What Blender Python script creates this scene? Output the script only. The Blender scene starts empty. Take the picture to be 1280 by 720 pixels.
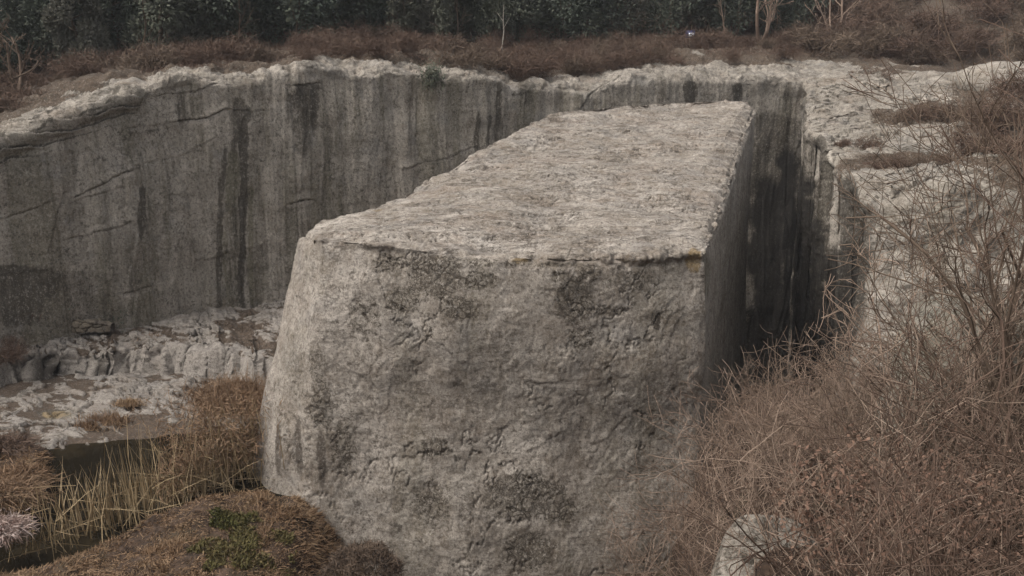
import bpy, math, random
import numpy as np
from mathutils import Vector

# ------------------------------------------------------------------ camera, sky, sun, exposure
PITCH = math.radians(14.0)
F = 640 / math.tan(math.radians(30))
scene = bpy.context.scene
cam_d = bpy.data.cameras.new('camera'); cam = bpy.data.objects.new('camera', cam_d)
scene.collection.objects.link(cam); scene.camera = cam
cam_d.sensor_width = 36; cam_d.angle = math.radians(60); cam_d.clip_start = .1; cam_d.clip_end = 1500
cam.location = (0, 0, 0); cam.rotation_euler = (math.pi / 2 - PITCH, 0, 0)

SUN_EL, SUN_AZ = math.radians(54), math.radians(-116)     # azimuth from +Y towards +X
world = bpy.data.worlds.new('World'); scene.world = world; world.use_nodes = True
wn = world.node_tree.nodes; wl = world.node_tree.links; wn.clear()
sky = wn.new('ShaderNodeTexSky'); sky.sky_type = 'NISHITA'; sky.sun_disc = False
sky.sun_elevation = SUN_EL; sky.sun_rotation = SUN_AZ
sky.air_density = 1.0; sky.dust_density = 6.0; sky.ozone_density = .6
hs = wn.new('ShaderNodeHueSaturation'); hs.inputs['Saturation'].default_value = .22
bg = wn.new('ShaderNodeBackground'); bg.inputs['Strength'].default_value = .13
wo = wn.new('ShaderNodeOutputWorld')
wl.new(sky.outputs[0], hs.inputs['Color']); wl.new(hs.outputs[0], bg.inputs[0]); wl.new(bg.outputs[0], wo.inputs[0])
sd = bpy.data.lights.new('sun', 'SUN'); sd.energy = 1.0; sd.angle = math.radians(25); sd.color = (1, .95, .89)
so = bpy.data.objects.new('sun', sd); scene.collection.objects.link(so)
sv = Vector((math.sin(SUN_AZ) * math.cos(SUN_EL), math.cos(SUN_AZ) * math.cos(SUN_EL), math.sin(SUN_EL)))
so.rotation_euler = sv.to_track_quat('Z', 'Y').to_euler(); so.location = (0, 0, 40)
scene.view_settings.view_transform = 'Standard'; scene.view_settings.look = 'None'
scene.view_settings.gamma = 1; scene.view_settings.use_curve_mapping = False
scene.view_settings.exposure = 0.74
scene.cycles.max_bounces = 6; scene.cycles.volume_bounces = 0; scene.cycles.diffuse_bounces = 3

# ------------------------------------------------------------------ helpers
rnd = random.Random(7); rng = np.random.default_rng(11)
CP, SP = math.cos(PITCH), math.sin(PITCH)

def at(px, py, D):
    """point on the line of sight through photo pixel px,py, D metres ahead"""
    px, py, D = np.broadcast_arrays(np.asarray(px, float), np.asarray(py, float), np.asarray(D, float))
    u = (px - 640) / F; v = -(py - 360) / F
    y = CP + v * SP; z = -SP + v * CP
    return np.stack([u * D / y, D, z * D / y], -1)

def pix(P):
    """where a world point shows in the photo"""
    P = np.asarray(P, float)
    fw = P[..., 1] * CP - P[..., 2] * SP; up = P[..., 1] * SP + P[..., 2] * CP
    fw = np.maximum(fw, .1)
    return 640 + F * P[..., 0] / fw, 360 - F * up / fw

def sm(a, b, x):
    t = np.clip((x - a) / (b - a), 0, 1); return t * t * (3 - 2 * t)

_g = np.random.default_rng(3); PERM = _g.permutation(256); PERM = np.concatenate([PERM, PERM, PERM])
GR = _g.normal(size=(256, 3)); GR /= np.linalg.norm(GR, axis=1)[:, None]

def perlin(P):
    I = np.floor(P).astype(np.int64); f = (P - I).astype(np.float32); I &= 255
    w = f * f * f * (f * (f * 6 - 15) + 10); out = 0
    for a in (0, 1):
        wx = w[:, 0] if a else 1 - w[:, 0]
        for b in (0, 1):
            wy = w[:, 1] if b else 1 - w[:, 1]
            for c in (0, 1):
                wz = w[:, 2] if c else 1 - w[:, 2]
                h = PERM[PERM[PERM[(I[:, 0] + a) & 255] + ((I[:, 1] + b) & 255)] + ((I[:, 2] + c) & 255)]
                g = GR[h]
                out = out + wx * wy * wz * (g[:, 0] * (f[:, 0] - a) + g[:, 1] * (f[:, 1] - b) + g[:, 2] * (f[:, 2] - c))
    return out * 1.5

def fbm(P, s=1.0, o=4, rough=.5, sc=(1, 1, 1), seed=0.0):
    Q = P * (np.array(sc) * s) + seed * 17.31 + .37; a = 1; t = 0; r = 0
    for _ in range(o):
        r = r + a * perlin(Q); t += a; Q = Q * 2.03 + 5.1; a *= rough
    return r / t

def ridge(P, **k):
    return 1 - np.abs(fbm(P, **k)) * 2

def voro(P):
    I = np.floor(P).astype(np.int64); f = P - I
    d1 = np.full(len(P), 9.); d2 = d1.copy(); idc = np.zeros(len(P), np.int64)
    for a in (-1, 0, 1):
        for b in (-1, 0, 1):
            for c in (-1, 0, 1):
                h = PERM[PERM[PERM[(I[:, 0] + a) & 255] + ((I[:, 1] + b) & 255)] + ((I[:, 2] + c) & 255)]
                q = GR[h] * .45 + .5 + np.array([a, b, c]) - f
                d = np.sqrt((q * q).sum(1))
                n = d < d1
                d2 = np.where(n, d1, np.minimum(d2, d)); idc = np.where(n, h, idc); d1 = np.where(n, d, d1)
    return d1, d2, idc

def beds(P, s, q, sc, seed, o=4):
    f = fbm(P, s, o, .55, sc, seed) * q; b = np.floor(f); r = f - b
    return (b + sm(.80, 1., r)) / q

def mesh(name, V, Fc, mats=(), attrs=None, smooth=True, parent=None, midx=None):
    V = np.ascontiguousarray(V, np.float32); Fc = np.ascontiguousarray(Fc, np.int32)
    k = Fc.shape[1]; me = bpy.data.meshes.new(name)
    me.vertices.add(len(V)); me.vertices.foreach_set('co', V.ravel())
    me.loops.add(Fc.size); me.loops.foreach_set('vertex_index', Fc.ravel())
    me.polygons.add(len(Fc)); me.polygons.foreach_set('loop_start', np.arange(0, Fc.size, k, dtype=np.int32))
    me.polygons.foreach_set('loop_total', np.full(len(Fc), k, np.int32))
    if midx is not None: me.polygons.foreach_set('material_index', np.asarray(midx, np.int32))
    me.update(calc_edges=True)
    if smooth: me.polygons.foreach_set('use_smooth', np.ones(len(Fc), bool))
    for m in mats: me.materials.append(m)
    for n, a in (attrs or {}).items():
        at_ = me.attributes.new(n, 'FLOAT', 'POINT'); at_.data.foreach_set('value', np.ascontiguousarray(a, np.float32))
    o = bpy.data.objects.new(name, me); scene.collection.objects.link(o); o.parent = parent
    return o

def tag(o, label=None, cat=None, group=None, kind=None):
    if label: o['label'] = label
    if cat: o['category'] = cat
    if group: o['group'] = group
    if kind: o['kind'] = kind
    return o

def empty(name, loc=(0, 0, 0), rz=0):
    o = bpy.data.objects.new(name, None); scene.collection.objects.link(o)
    o.location = loc; o.rotation_euler = (0, 0, rz); o.empty_display_size = .3
    return o

def copy_tree(o, parent=None):
    c = o.copy(); scene.collection.objects.link(c); c.parent = parent
    for ch in list(o.children): copy_tree(ch, c)
    return c

def grid_faces(nu, nv, wrap=False):
    i = np.arange(nu if wrap else nu - 1)[:, None]; j = np.arange(nv - 1)[None]
    a = i * nv + j; b = ((i + 1) % nu) * nv + j
    return np.stack([a, b, b + 1, a + 1], -1).reshape(-1, 4)

def normals(V, Fc):
    a, b, c, d = (V[Fc[:, k]] for k in range(4))
    n = np.cross(c - a, d - b); N = np.zeros_like(V)
    for k in range(4):
        for ax in range(3): N[:, ax] += np.bincount(Fc[:, k], n[:, ax], len(V))
    return N / (np.linalg.norm(N, axis=1)[:, None] + 1e-9)

def tab(x, pts):
    p = np.array(pts, float); return np.interp(x, p[:, 0], p[:, 1])

def segd(px, py, pts):
    """distance in pixels to a polyline, signed offset below it"""
    best = np.full(px.shape, 1e9); sg = np.zeros(px.shape)
    for (x0, y0), (x1, y1) in zip(pts[:-1], pts[1:]):
        dx, dy = x1 - x0, y1 - y0; L = dx * dx + dy * dy
        t = np.clip(((px - x0) * dx + (py - y0) * dy) / L, 0, 1)
        ex = px - x0 - t * dx; ey = py - y0 - t * dy; d = np.hypot(ex, ey)
        n = d < best; best = np.where(n, d, best); sg = np.where(n, ey, sg)
    return best, sg

# ------------------------------------------------------------------ materials
class NT:
    def __init__(s, name):
        s.m = bpy.data.materials.new(name); s.m.use_nodes = True; s.t = s.m.node_tree; s.n = s.t.nodes
        s.b = s.n['Principled BSDF']; s.b.inputs['Roughness'].default_value = .9
        s.b.inputs['Specular IOR Level'].default_value = .25
        s.co = s.n.new('ShaderNodeTexCoord').outputs['Object']
    def l(s, a, b): s.t.links.new(a, b)
    def val(s, sock, v):
        if hasattr(v, 'is_linked') or isinstance(v, bpy.types.NodeSocket): s.l(v, sock)
        else: sock.default_value = v
    def map(s, sc, rot=(0, 0, 0), loc=(0, 0, 0)):
        n = s.n.new('ShaderNodeMapping'); n.inputs['Scale'].default_value = sc
        n.inputs['Rotation'].default_value = rot; n.inputs['Location'].default_value = loc
        s.l(s.co, n.inputs[0]); return n.outputs[0]
    def noise(s, scale, detail=5, rough=.55, dist=0, vec=None):
        n = s.n.new('ShaderNodeTexNoise'); n.inputs['Scale'].default_value = scale
        n.inputs['Detail'].default_value = detail; n.inputs['Roughness'].default_value = rough
        n.inputs['Distortion'].default_value = dist; s.l(vec or s.co, n.inputs['Vector']); return n.outputs[0]
    def voro(s, scale, feat='DISTANCE_TO_EDGE', vec=None):
        n = s.n.new('ShaderNodeTexVoronoi'); n.feature = feat; n.inputs['Scale'].default_value = scale
        s.l(vec or s.co, n.inputs['Vector']); return n.outputs[0]
    def math(s, op, a, b=0.0, c=0.0):
        n = s.n.new('ShaderNodeMath'); n.operation = op; s.val(n.inputs[0], a); s.val(n.inputs[1], b)
        s.val(n.inputs[2], c); return n.outputs[0]
    def rng(s, v, a, b, c=0., d=1.):
        n = s.n.new('ShaderNodeMapRange'); n.interpolation_type = 'SMOOTHSTEP'
        s.val(n.inputs[0], v)
        for k, x in zip((1, 2, 3, 4), (a, b, c, d)): n.inputs[k].default_value = x
        return n.outputs[0]
    def mix(s, f, a, b, mode='MIX'):
        n = s.n.new('ShaderNodeMix'); n.data_type = 'RGBA'; n.blend_type = mode
        s.val(n.inputs[0], f)
        for k, x in ((6, a), (7, b)):
            if isinstance(x, tuple): n.inputs[k].default_value = (*x, 1)
            else: s.l(x, n.inputs[k])
        return n.outputs[2]
    def mixv(s, f, a, b): return s.math('ADD', s.math('MULTIPLY', a, s.math('SUBTRACT', 1.0, f)), s.math('MULTIPLY', b, f))
    def attr(s, name):
        n = s.n.new('ShaderNodeAttribute'); n.attribute_name = name; return n.outputs['Fac']
    def bump(s, h, strength=.5, dist=.05, prev=None):
        n = s.n.new('ShaderNodeBump'); n.inputs['Strength'].default_value = strength
        n.inputs['Distance'].default_value = dist; s.l(h, n.inputs['Height'])
        if prev: s.l(prev, n.inputs['Normal'])
        return n.outputs[0]
    def done(s, col, nor=None):
        s.l(col, s.b.inputs['Base Color']) if not isinstance(col, tuple) else setattr(s.b.inputs['Base Color'], 'default_value', (*col, 1))
        if nor: s.l(nor, s.b.inputs['Normal'])
        return s.m

def rock_mat(name, pale, mid, dark, streak=1.0, flake=1.0, grain=1.0, brown=(.10, .068, .045)):
    """weathered limestone; attributes: face, stain, pale, green, ochre, pit, soil"""
    t = NT(name)
    n1 = t.noise(.45, 4, .55); n2 = t.noise(2.6, 8, .68, .4); n3 = t.noise(17, 6, .7)
    face = t.attr('face')
    mott = t.math('ADD', t.math('MULTIPLY', n2, .6), t.math('ADD', t.math('MULTIPLY', n1, .3), t.math('MULTIPLY', n3, .25)))
    col = t.mix(t.rng(mott, .44, .72), mid, pale)
    # pinkish and grey areas
    n4 = t.noise(1.1, 5, .6, .3, t.map((1, 1, 1), loc=(7, 3, 1)))
    col = t.mix(t.rng(n4, .5, .68, 0, .45), col, brown)
    n5 = t.noise(.9, 4, .6, .3, t.map((1, 1, 1), loc=(1, 13, 5)))
    col = t.mix(t.rng(n5, .5, .7, 0, .35), col, tuple(x * 1.15 for x in (mid[2], mid[2], mid[2])))
    # vertical run-off streaks on faces
    sv1 = t.noise(1, 6, .65, 0, t.map((2.3, 2.3, .13)))
    sv2 = t.noise(1, 5, .7, .2, t.map((7, 7, .4), loc=(3, 0, 0)))
    sk = t.math('ADD', t.math('MULTIPLY', sv1, .65), t.math('MULTIPLY', sv2, .35))
    col = t.mix(t.math('MULTIPLY', face, t.rng(sk, .52, .68, 0, .65 * streak)), col, dark)
    col = t.mix(t.math('MULTIPLY', face, t.rng(sk, .48, .36, 0, .8 * streak)), col, pale)
    bd = t.noise(1, 5, .6, .1, t.map((.75, .75, .06), loc=(8, 1, 0)))
    col = t.mix(t.math('MULTIPLY', face, t.rng(bd, .51, .59, 0, .5 * streak)), col, (.13, .115, .075))
    col = t.mix(t.math('MULTIPLY', face, t.rng(bd, .46, .37, 0, .5 * streak)), col, pale)
    # thin dark bedding cracks and flakes
    fv = t.map((1.5, 5.5, 6.5), rot=(0, 0, math.radians(8)))
    fl = t.noise(1, 7, .68, .6, fv)
    ln = t.rng(t.math('ABSOLUTE', t.math('SUBTRACT', fl, .5)), .0, .022, 1, 0)
    gate = t.rng(n2, .44, .58)
    notf = t.math('SUBTRACT', 1.0, t.math('MULTIPLY', face, .75))
    n6 = t.noise(.8, 4, .6, .3, t.map((.8, 1.3, 1), loc=(11, 2, 4)))
    rough_g = t.rng(n6, .44, .56, .12, 1)
    crack = t.math('MULTIPLY', t.math('MULTIPLY', t.math('MULTIPLY', ln, gate), rough_g), t.math('MULTIPLY', notf, .8 * flake))
    col = t.mix(t.math('MULTIPLY', t.rng(n6, .42, .30, 0, .5), notf), col, pale)
    col = t.mix(t.math('MULTIPLY', t.rng(t.noise(.7, 5, .6, .4, t.map((.7, 1.4, 1), loc=(1, 22, 4))), .52, .64, 0, .28), notf), col, tuple(x * k for x, k in zip(mid, (1.0, .82, .72))))
    col = t.mix(crack, col, dark)
    # masks with ragged borders
    rag = t.math('MULTIPLY', t.math('SUBTRACT', t.noise(5, 8, .75, .3), .5), 1.5)
    vr = t.noise(1, 8, .75, .1, t.map((6, 6, .35), loc=(5, 2, 0)))
    vrag = t.math('ADD', t.math('MULTIPLY', t.math('MULTIPLY', t.math('SUBTRACT', vr, .5), face), 1.6 * streak), t.math('MULTIPLY', rag, .5))
    def mask(nm, lo=.35, hi=.75):
        a = t.attr(nm); rg_ = vrag if nm in ('stain_shade', 'pale', 'green') else (t.math('MULTIPLY', rag, 1.7) if nm == 'pit' else rag)
        return t.rng(t.math('ADD', a, t.math('MULTIPLY', rg_, t.rng(a, 0.02, .3))), lo, hi)
    col = t.mix(t.math('MULTIPLY', mask('green', .3, .9), .7), col, (.105, .095, .055))
    col = t.mix(t.math('MULTIPLY', mask('ochre', .4, .8), .75), col, (.20, .125, .035))
    col = t.mix(t.math('MULTIPLY', mask('pale', .25, .95), .7), col, tuple(min(1, x * 1.12) for x in pale))
    # cellular lichen: dark seams between rounded pale nodules
    wv = t.n.new('ShaderNodeVectorMath'); wv.operation = 'ADD'
    nn = t.n.new('ShaderNodeTexNoise'); nn.inputs['Scale'].default_value = 3; t.l(t.co, nn.inputs['Vector'])
    sc_ = t.n.new('ShaderNodeVectorMath'); sc_.operation = 'SCALE'; sc_.inputs['Scale'].default_value = .35
    t.l(nn.outputs['Color'], sc_.inputs[0]); t.l(t.co, wv.inputs[0]); t.l(sc_.outputs[0], wv.inputs[1])
    ve = t.mixv(t.rng(t.noise(1.1, 3, .5), .46, .54), t.voro(5.2, vec=wv.outputs[0]), t.math('MULTIPLY', t.voro(10.5, vec=wv.outputs[0]), 1.5))
    pit = mask('pit', .22, .6)
    seam = t.rng(t.math('SUBTRACT', ve, t.math('MULTIPLY', t.math('SUBTRACT', n2, .4), .35)), .0, .09, 1, 0)
    blot = t.rng(t.noise(7, 7, .7, .6, t.map((1, 1, 1.2), loc=(3, 9, 9))), .52, .60)
    col = t.mix(t.math('MULTIPLY', pit, .42), col, (.06, .048, .030))
    pitm = t.math('MULTIPLY', pit, t.math('MAXIMUM', seam, t.math('MULTIPLY', blot, .85)))
    col = t.mix(t.math('MULTIPLY', pitm, .93), col, (.024, .018, .011))
    st = mask('stain_shade', .25, .9)
    col = t.mix(t.math('MULTIPLY', st, .85), col, dark)
    col = t.mix(mask('soil', .35, .65), col, t.mix(t.rng(n3, .3, .7), (.045, .030, .020), (.105, .070, .045)))
    # pale lichen dots
    ld = t.rng(t.voro(9, 'F1', t.map((1, 1, 1), loc=(2, 2, 7))), .16, .10, 0, 1)
    ldg = t.math('MULTIPLY', ld, t.rng(t.noise(1.3, 4, .6, 0, t.map((1, 1, 1), loc=(0, 8, 3))), .50, .62))
    col = t.mix(t.math('MULTIPLY', ldg, .6 * flake), col, tuple(min(1, x * 1.25) for x in pale))
    # scattered pocks
    pk = t.rng(t.noise(6.5, 3, .5, 0, t.map((1, 1, 1), loc=(9, 9, 2))), .71, .78)
    col = t.mix(t.math('MULTIPLY', pk, .7), col, (.03, .026, .02))
    dk = t.math('MULTIPLY', t.rng(t.noise(4.2, 8, .72, .4, t.map((1, 1, 1), loc=(6, 7, 2))), .55, .62), t.rng(t.noise(.8, 3, .5, 0, t.map((1, 1, 1), loc=(16, 7, 2))), .46, .58))
    col = t.mix(t.math('MULTIPLY', dk, .75), col, dark)
    fine = t.noise(36, 5, .75)
    speck = t.noise(11, 6, .72, .2, t.map((1, 1, .8), loc=(4, 1, 8)))
    calm = t.math('ADD', .5, t.math('MULTIPLY', face, .5))
    col = t.mix(t.math('MULTIPLY', calm, t.rng(speck, .49, .36, 0, .70)), col, dark)
    col = t.mix(t.math('MULTIPLY', calm, t.rng(speck, .53, .66, 0, .65)), col, pale)
    sp2 = t.noise(24, 5, .75, 0, t.map((1, 1, .8), loc=(14, 1, 3)))
    col = t.mix(t.rng(sp2, .47, .36, 0, .6), col, dark)
    col = t.mix(t.rng(sp2, .55, .66, 0, .5), col, pale)
    cw = t.noise(1, 8, .66, 1.0, t.map((.35, 1.7, 2.2), rot=(0, 0, math.radians(-12)), loc=(3, 3, 3)))
    cl2 = t.math('MULTIPLY', t.rng(t.math('ABSOLUTE', t.math('SUBTRACT', cw, .5)), .0, .009, 1, 0), t.math('MULTIPLY', notf, .85 * flake))
    col = t.mix(cl2, col, dark)
    cr3 = t.math('ABSOLUTE', t.math('SUBTRACT', t.noise(1.7, 7, .62, .5, t.map((1, 1, 1.25), loc=(2, 6, 1))), .5))
    cl3 = t.math('MULTIPLY', t.rng(cr3, 0, .010, 1, 0), t.math('MULTIPLY', t.rng(n1, .46, .58), .7))
    col = t.mix(cl3, col, dark)
    col = t.mix(t.rng(fine, .3, .7, .42, 0), col, dark)
    col = t.mix(t.rng(t.math('ADD', t.attr('stain_shade'), t.math('MULTIPLY', vrag, t.rng(t.attr('stain_shade'), .3, 1.))), .95, 2.0, 0, .85), col, (.016, .014, .012))  # near-black over the strongest marks, deepening the painted cleft shade
    h = t.math('ADD', t.math('MULTIPLY', n2, 1.0), t.math('MULTIPLY', n3, .35))
    h = t.math('ADD', h, t.math('MULTIPLY', t.rng(cr3, 0, .12, 0, 1), .55))
    nb = t.bump(h, .42 * grain, .035)
    h2 = t.math('SUBTRACT', t.math('SUBTRACT', fine, t.math('MULTIPLY', t.math('MAXIMUM', crack, t.math('MAXIMUM', cl2, cl3)), 2.0)), t.math('MULTIPLY', pitm, .4))
    nb = t.bump(h2, .6 * grain, .018, nb)
    return t.done(col, nb)

M = {}
M['block'] = rock_mat('block_limestone', (.45, .405, .35), (.205, .172, .136), (.060, .047, .036), .6, 1.2)
M['wall'] = rock_mat('quarry_limestone', (.41, .365, .31), (.235, .207, .168), (.050, .042, .032), 1.0, 1.0)
M['shelf'] = rock_mat('shelf_limestone', (.33, .295, .26), (.20, .175, .145), (.05, .042, .034), .6, 1.)

def plain(name, a, b, scale=6, rough=.9, c=None, lo=.35, hi=.65, bump=0, spec=.25):
    t = NT(name); n = t.noise(scale, 6, .65)
    col = t.mix(t.rng(n, lo, hi), a, b)
    if c: col = t.mix(t.rng(t.noise(scale * .23, 4, .6), .52, .62), col, c)
    t.b.inputs['Roughness'].default_value = rough; t.b.inputs['Specular IOR Level'].default_value = spec
    return t.done(col, t.bump(n, .6, bump) if bump else None)

def varied(name, cols, rough=.85, scale=1.3):
    """thin plant matter: colour differs from clump to clump and piece to piece"""
    t = NT(name); oi = t.n.new('ShaderNodeObjectInfo').outputs['Random']
    gi = t.n.new('ShaderNodeNewGeometry').outputs['Random Per Island']
    col = t.mix(gi, cols[0], cols[1])
    col = t.mix(t.rng(t.noise(scale, 4, .6), .42, .60), col, t.mix(gi, cols[2], cols[1]))
    col = t.mix(t.math('MULTIPLY', oi, .7), col, cols[2])
    t.b.inputs['Roughness'].default_value = rough; t.b.inputs['Specular IOR Level'].default_value = .15
    return t.done(col)

M['soil'] = plain('brown_soil', (.030, .020, .014), (.075, .048, .032), 3.5, .95, (.05, .036, .022), bump=.08)
M['hill'] = plain('hillside_litter', (.03, .02, .014), (.085, .058, .037), 2.5, .95, (.055, .042, .026), bump=.08)
M['grass'] = varied('dry_grass', ((.23, .145, .085), (.13, .078, .048), (.31, .215, .13)))
M['reed'] = varied('dry_reed', ((.32, .24, .13), (.18, .125, .065), (.38, .29, .18)), scale=.6)
M['reed_leaf'] = varied('reed_leaf', ((.20, .125, .075), (.12, .072, .042), (.27, .185, .12)), scale=.8)
M['plume'] = varied('plume', ((.38, .29, .25), (.24, .16, .13), (.48, .40, .36)), scale=2)
M['twig'] = varied('grey_twig', ((.205, .14, .102), (.085, .056, .042), (.33, .245, .185)), scale=.9)
M['twig_dark'] = varied('dark_twig', ((.10, .07, .05), (.055, .038, .028), (.15, .11, .08)), scale=.8)
M['under'] = varied('undergrowth_stalk', ((.055, .035, .026), (.026, .018, .014), (.085, .057, .043)), scale=.8)
M['twig_red'] = varied('red_brown_twig', ((.105, .066, .048), (.060, .038, .028), (.135, .092, .068)), scale=.5)
M['bark'] = plain('bark', (.05, .037, .026), (.12, .09, .065), 9, .95, bump=.02)
M['pale_bark'] = plain('pale_bark', (.25, .22, .18), (.38, .34, .29), 9, .9)
M['needle'] = varied('evergreen_needle', ((.085, .100, .075), (.055, .068, .055), (.115, .118, .085)), scale=.5)
M['needle2'] = varied('evergreen_olive', ((.100, .108, .080), (.068, .074, .056), (.120, .115, .085)), scale=.5)
M['needle3'] = varied('evergreen_grey', ((.12, .12, .095), (.085, .085, .068), (.135, .128, .10)), scale=.5)
M['weed'] = varied('green_weed', ((.095, .095, .028), (.052, .052, .020), (.13, .10, .045)), scale=2)
M['leaf'] = varied('dead_leaf', ((.125, .070, .050), (.055, .032, .024), (.19, .12, .085)), scale=1.5)
M['leaf_pale'] = varied('pale_dead_leaf', ((.30, .20, .14), (.22, .14, .10), (.36, .26, .19)), scale=3)
M['masonry'] = rock_mat('masonry', (.26, .215, .16), (.15, .125, .095), (.04, .03, .022), .2, .3)

wt = NT('pond_water'); wt.b.inputs['Roughness'].default_value = .06; wt.b.inputs['IOR'].default_value = 1.2
wt.b.inputs['Specular IOR Level'].default_value = .3; wt.b.inputs['Roughness'].default_value = .04
WATER = wt.done(wt.mix(wt.rng(wt.noise(.7, 5, .6), .45, .6), (.010, .008, .005), (.022, .017, .010)), wt.bump(wt.noise(1.5, 3, .5), .08, .01))

# ------------------------------------------------------------------ quarry wall and the plateau behind it
RD = [(-400, 25), (0, 31), (340, 37), (700, 43), (940, 46), (1000, 46.5), (1700, 50)]
RY = [(-400, 280), (0, 178), (60, 156), (120, 132), (170, 113), (200, 99), (250, 90), (290, 94), (340, 91), (375, 84), (400, 79), (425, 86),
      (450, 90), (480, 82), (520, 86), (560, 92), (600, 88), (625, 92), (640, 106), (700, 102), (735, 108), (760, 100), (820, 95), (860, 92),
      (905, 92), (940, 97), (1000, 98), (1080, 95), (1700, 95)]
SY = [(-400, 230), (0, 145), (60, 124), (120, 101), (165, 97), (250, 83), (340, 84), (375, 70), (400, 68), (440, 74), (480, 66), (500, 66), (520, 72),
      (600, 78), (640, 90), (700, 90), (740, 86), (800, 78), (860, 68), (905, 65), (960, 63), (1000, 64), (1060, 70), (1130, 80), (1200, 88), (1280, 84), (1700, 70)]
SDD = [(-400, 4), (200, 2.5), (600, 3), (800, 6), (1000, 8), (1700, 8)]
T1 = [(-400, 170), (0, 112), (100, 92), (250, 70), (400, 52), (500, 52), (640, 56), (860, 52), (960, 55), (1050, 48), (1150, 25), (1280, 5), (1700, -70)]
T2 = [(-400, 60), (0, 25), (400, 5), (900, 0), (1050, -25), (1280, -110), (1700, -180)]
def prof(px):
    rd = tab(px, RD)
    A = [at(px, tab(px, RY), rd), at(px, tab(px, SY), rd + tab(px, SDD)), at(px, tab(px, T1), rd + 15), at(px, tab(px, T2), rd + 45),
         at(px, -90 + 0 * px, rd + 130)]
    return A
def plateau_z(px, D):
    A = prof(np.array([float(px)])); ds = [a[0, 1] for a in A]; zs = [a[0, 2] for a in A]
    return float(np.interp(D, ds, zs))

WALL_CRACKS = [  # photo polylines of ledges and open cracks, strength
    ([(0, 212), (60, 190), (110, 172), (160, 160)], .0),
    ([(225, 152), (250, 150), (268, 144), (283, 136)], 1.), ([(283, 138), (330, 137)], .5), ([(160, 160), (200, 157), (225, 152)], .4),
    ([(226, 116), (250, 112), (272, 103)], .8), ([(225, 117), (227, 150)], .8), ([(280, 92), (281, 105)], 1),
    ([(198, 120), (212, 117)], .7), ([(368, 107), (394, 103)], 1.), ([(94, 246), (140, 222), (165, 210)], .9), ([(96, 250), (150, 234)], .5),
    ([(0, 275), (30, 266), (70, 248)], .6), ([(82, 300), (130, 288), (160, 275)], .6), ([(80, 240), (72, 262), (66, 290), (58, 316)], .6),
    ([(154, 366), (188, 358)], .7), ([(507, 211), (520, 207)], .8), ([(365, 255), (386, 249)], 1.), ([(210, 245), (225, 244)], .5),
    ([(505, 210), (530, 203), (558, 198), (575, 190), (600, 184)], .5), ([(726, 136), (735, 122), (748, 108), (775, 98)], 1.),
    ([(625, 112), (622, 140), (618, 175)], .6), ([(180, 205), (230, 195), (270, 170)], .35), ([(400, 320), (440, 300), (470, 262)], .25),
    ([(0, 345), (60, 338)], .3), ([(240, 330), (290, 318)], .5), ([(329, 310), (332, 322)], .6), ([(270, 88), (300, 90)], .3),
    ([(0, 162), (60, 142), (120, 120), (150, 108)], 1.2), ([(0, 170), (70, 148), (130, 126), (165, 114)], 1.2), ([(40, 144), (100, 122), (138, 112)], 1.),
    ([(0, 179), (50, 163), (110, 142), (140, 130)], 1.3), ([(60, 134), (110, 114), (135, 108)], .8),
]
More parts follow.
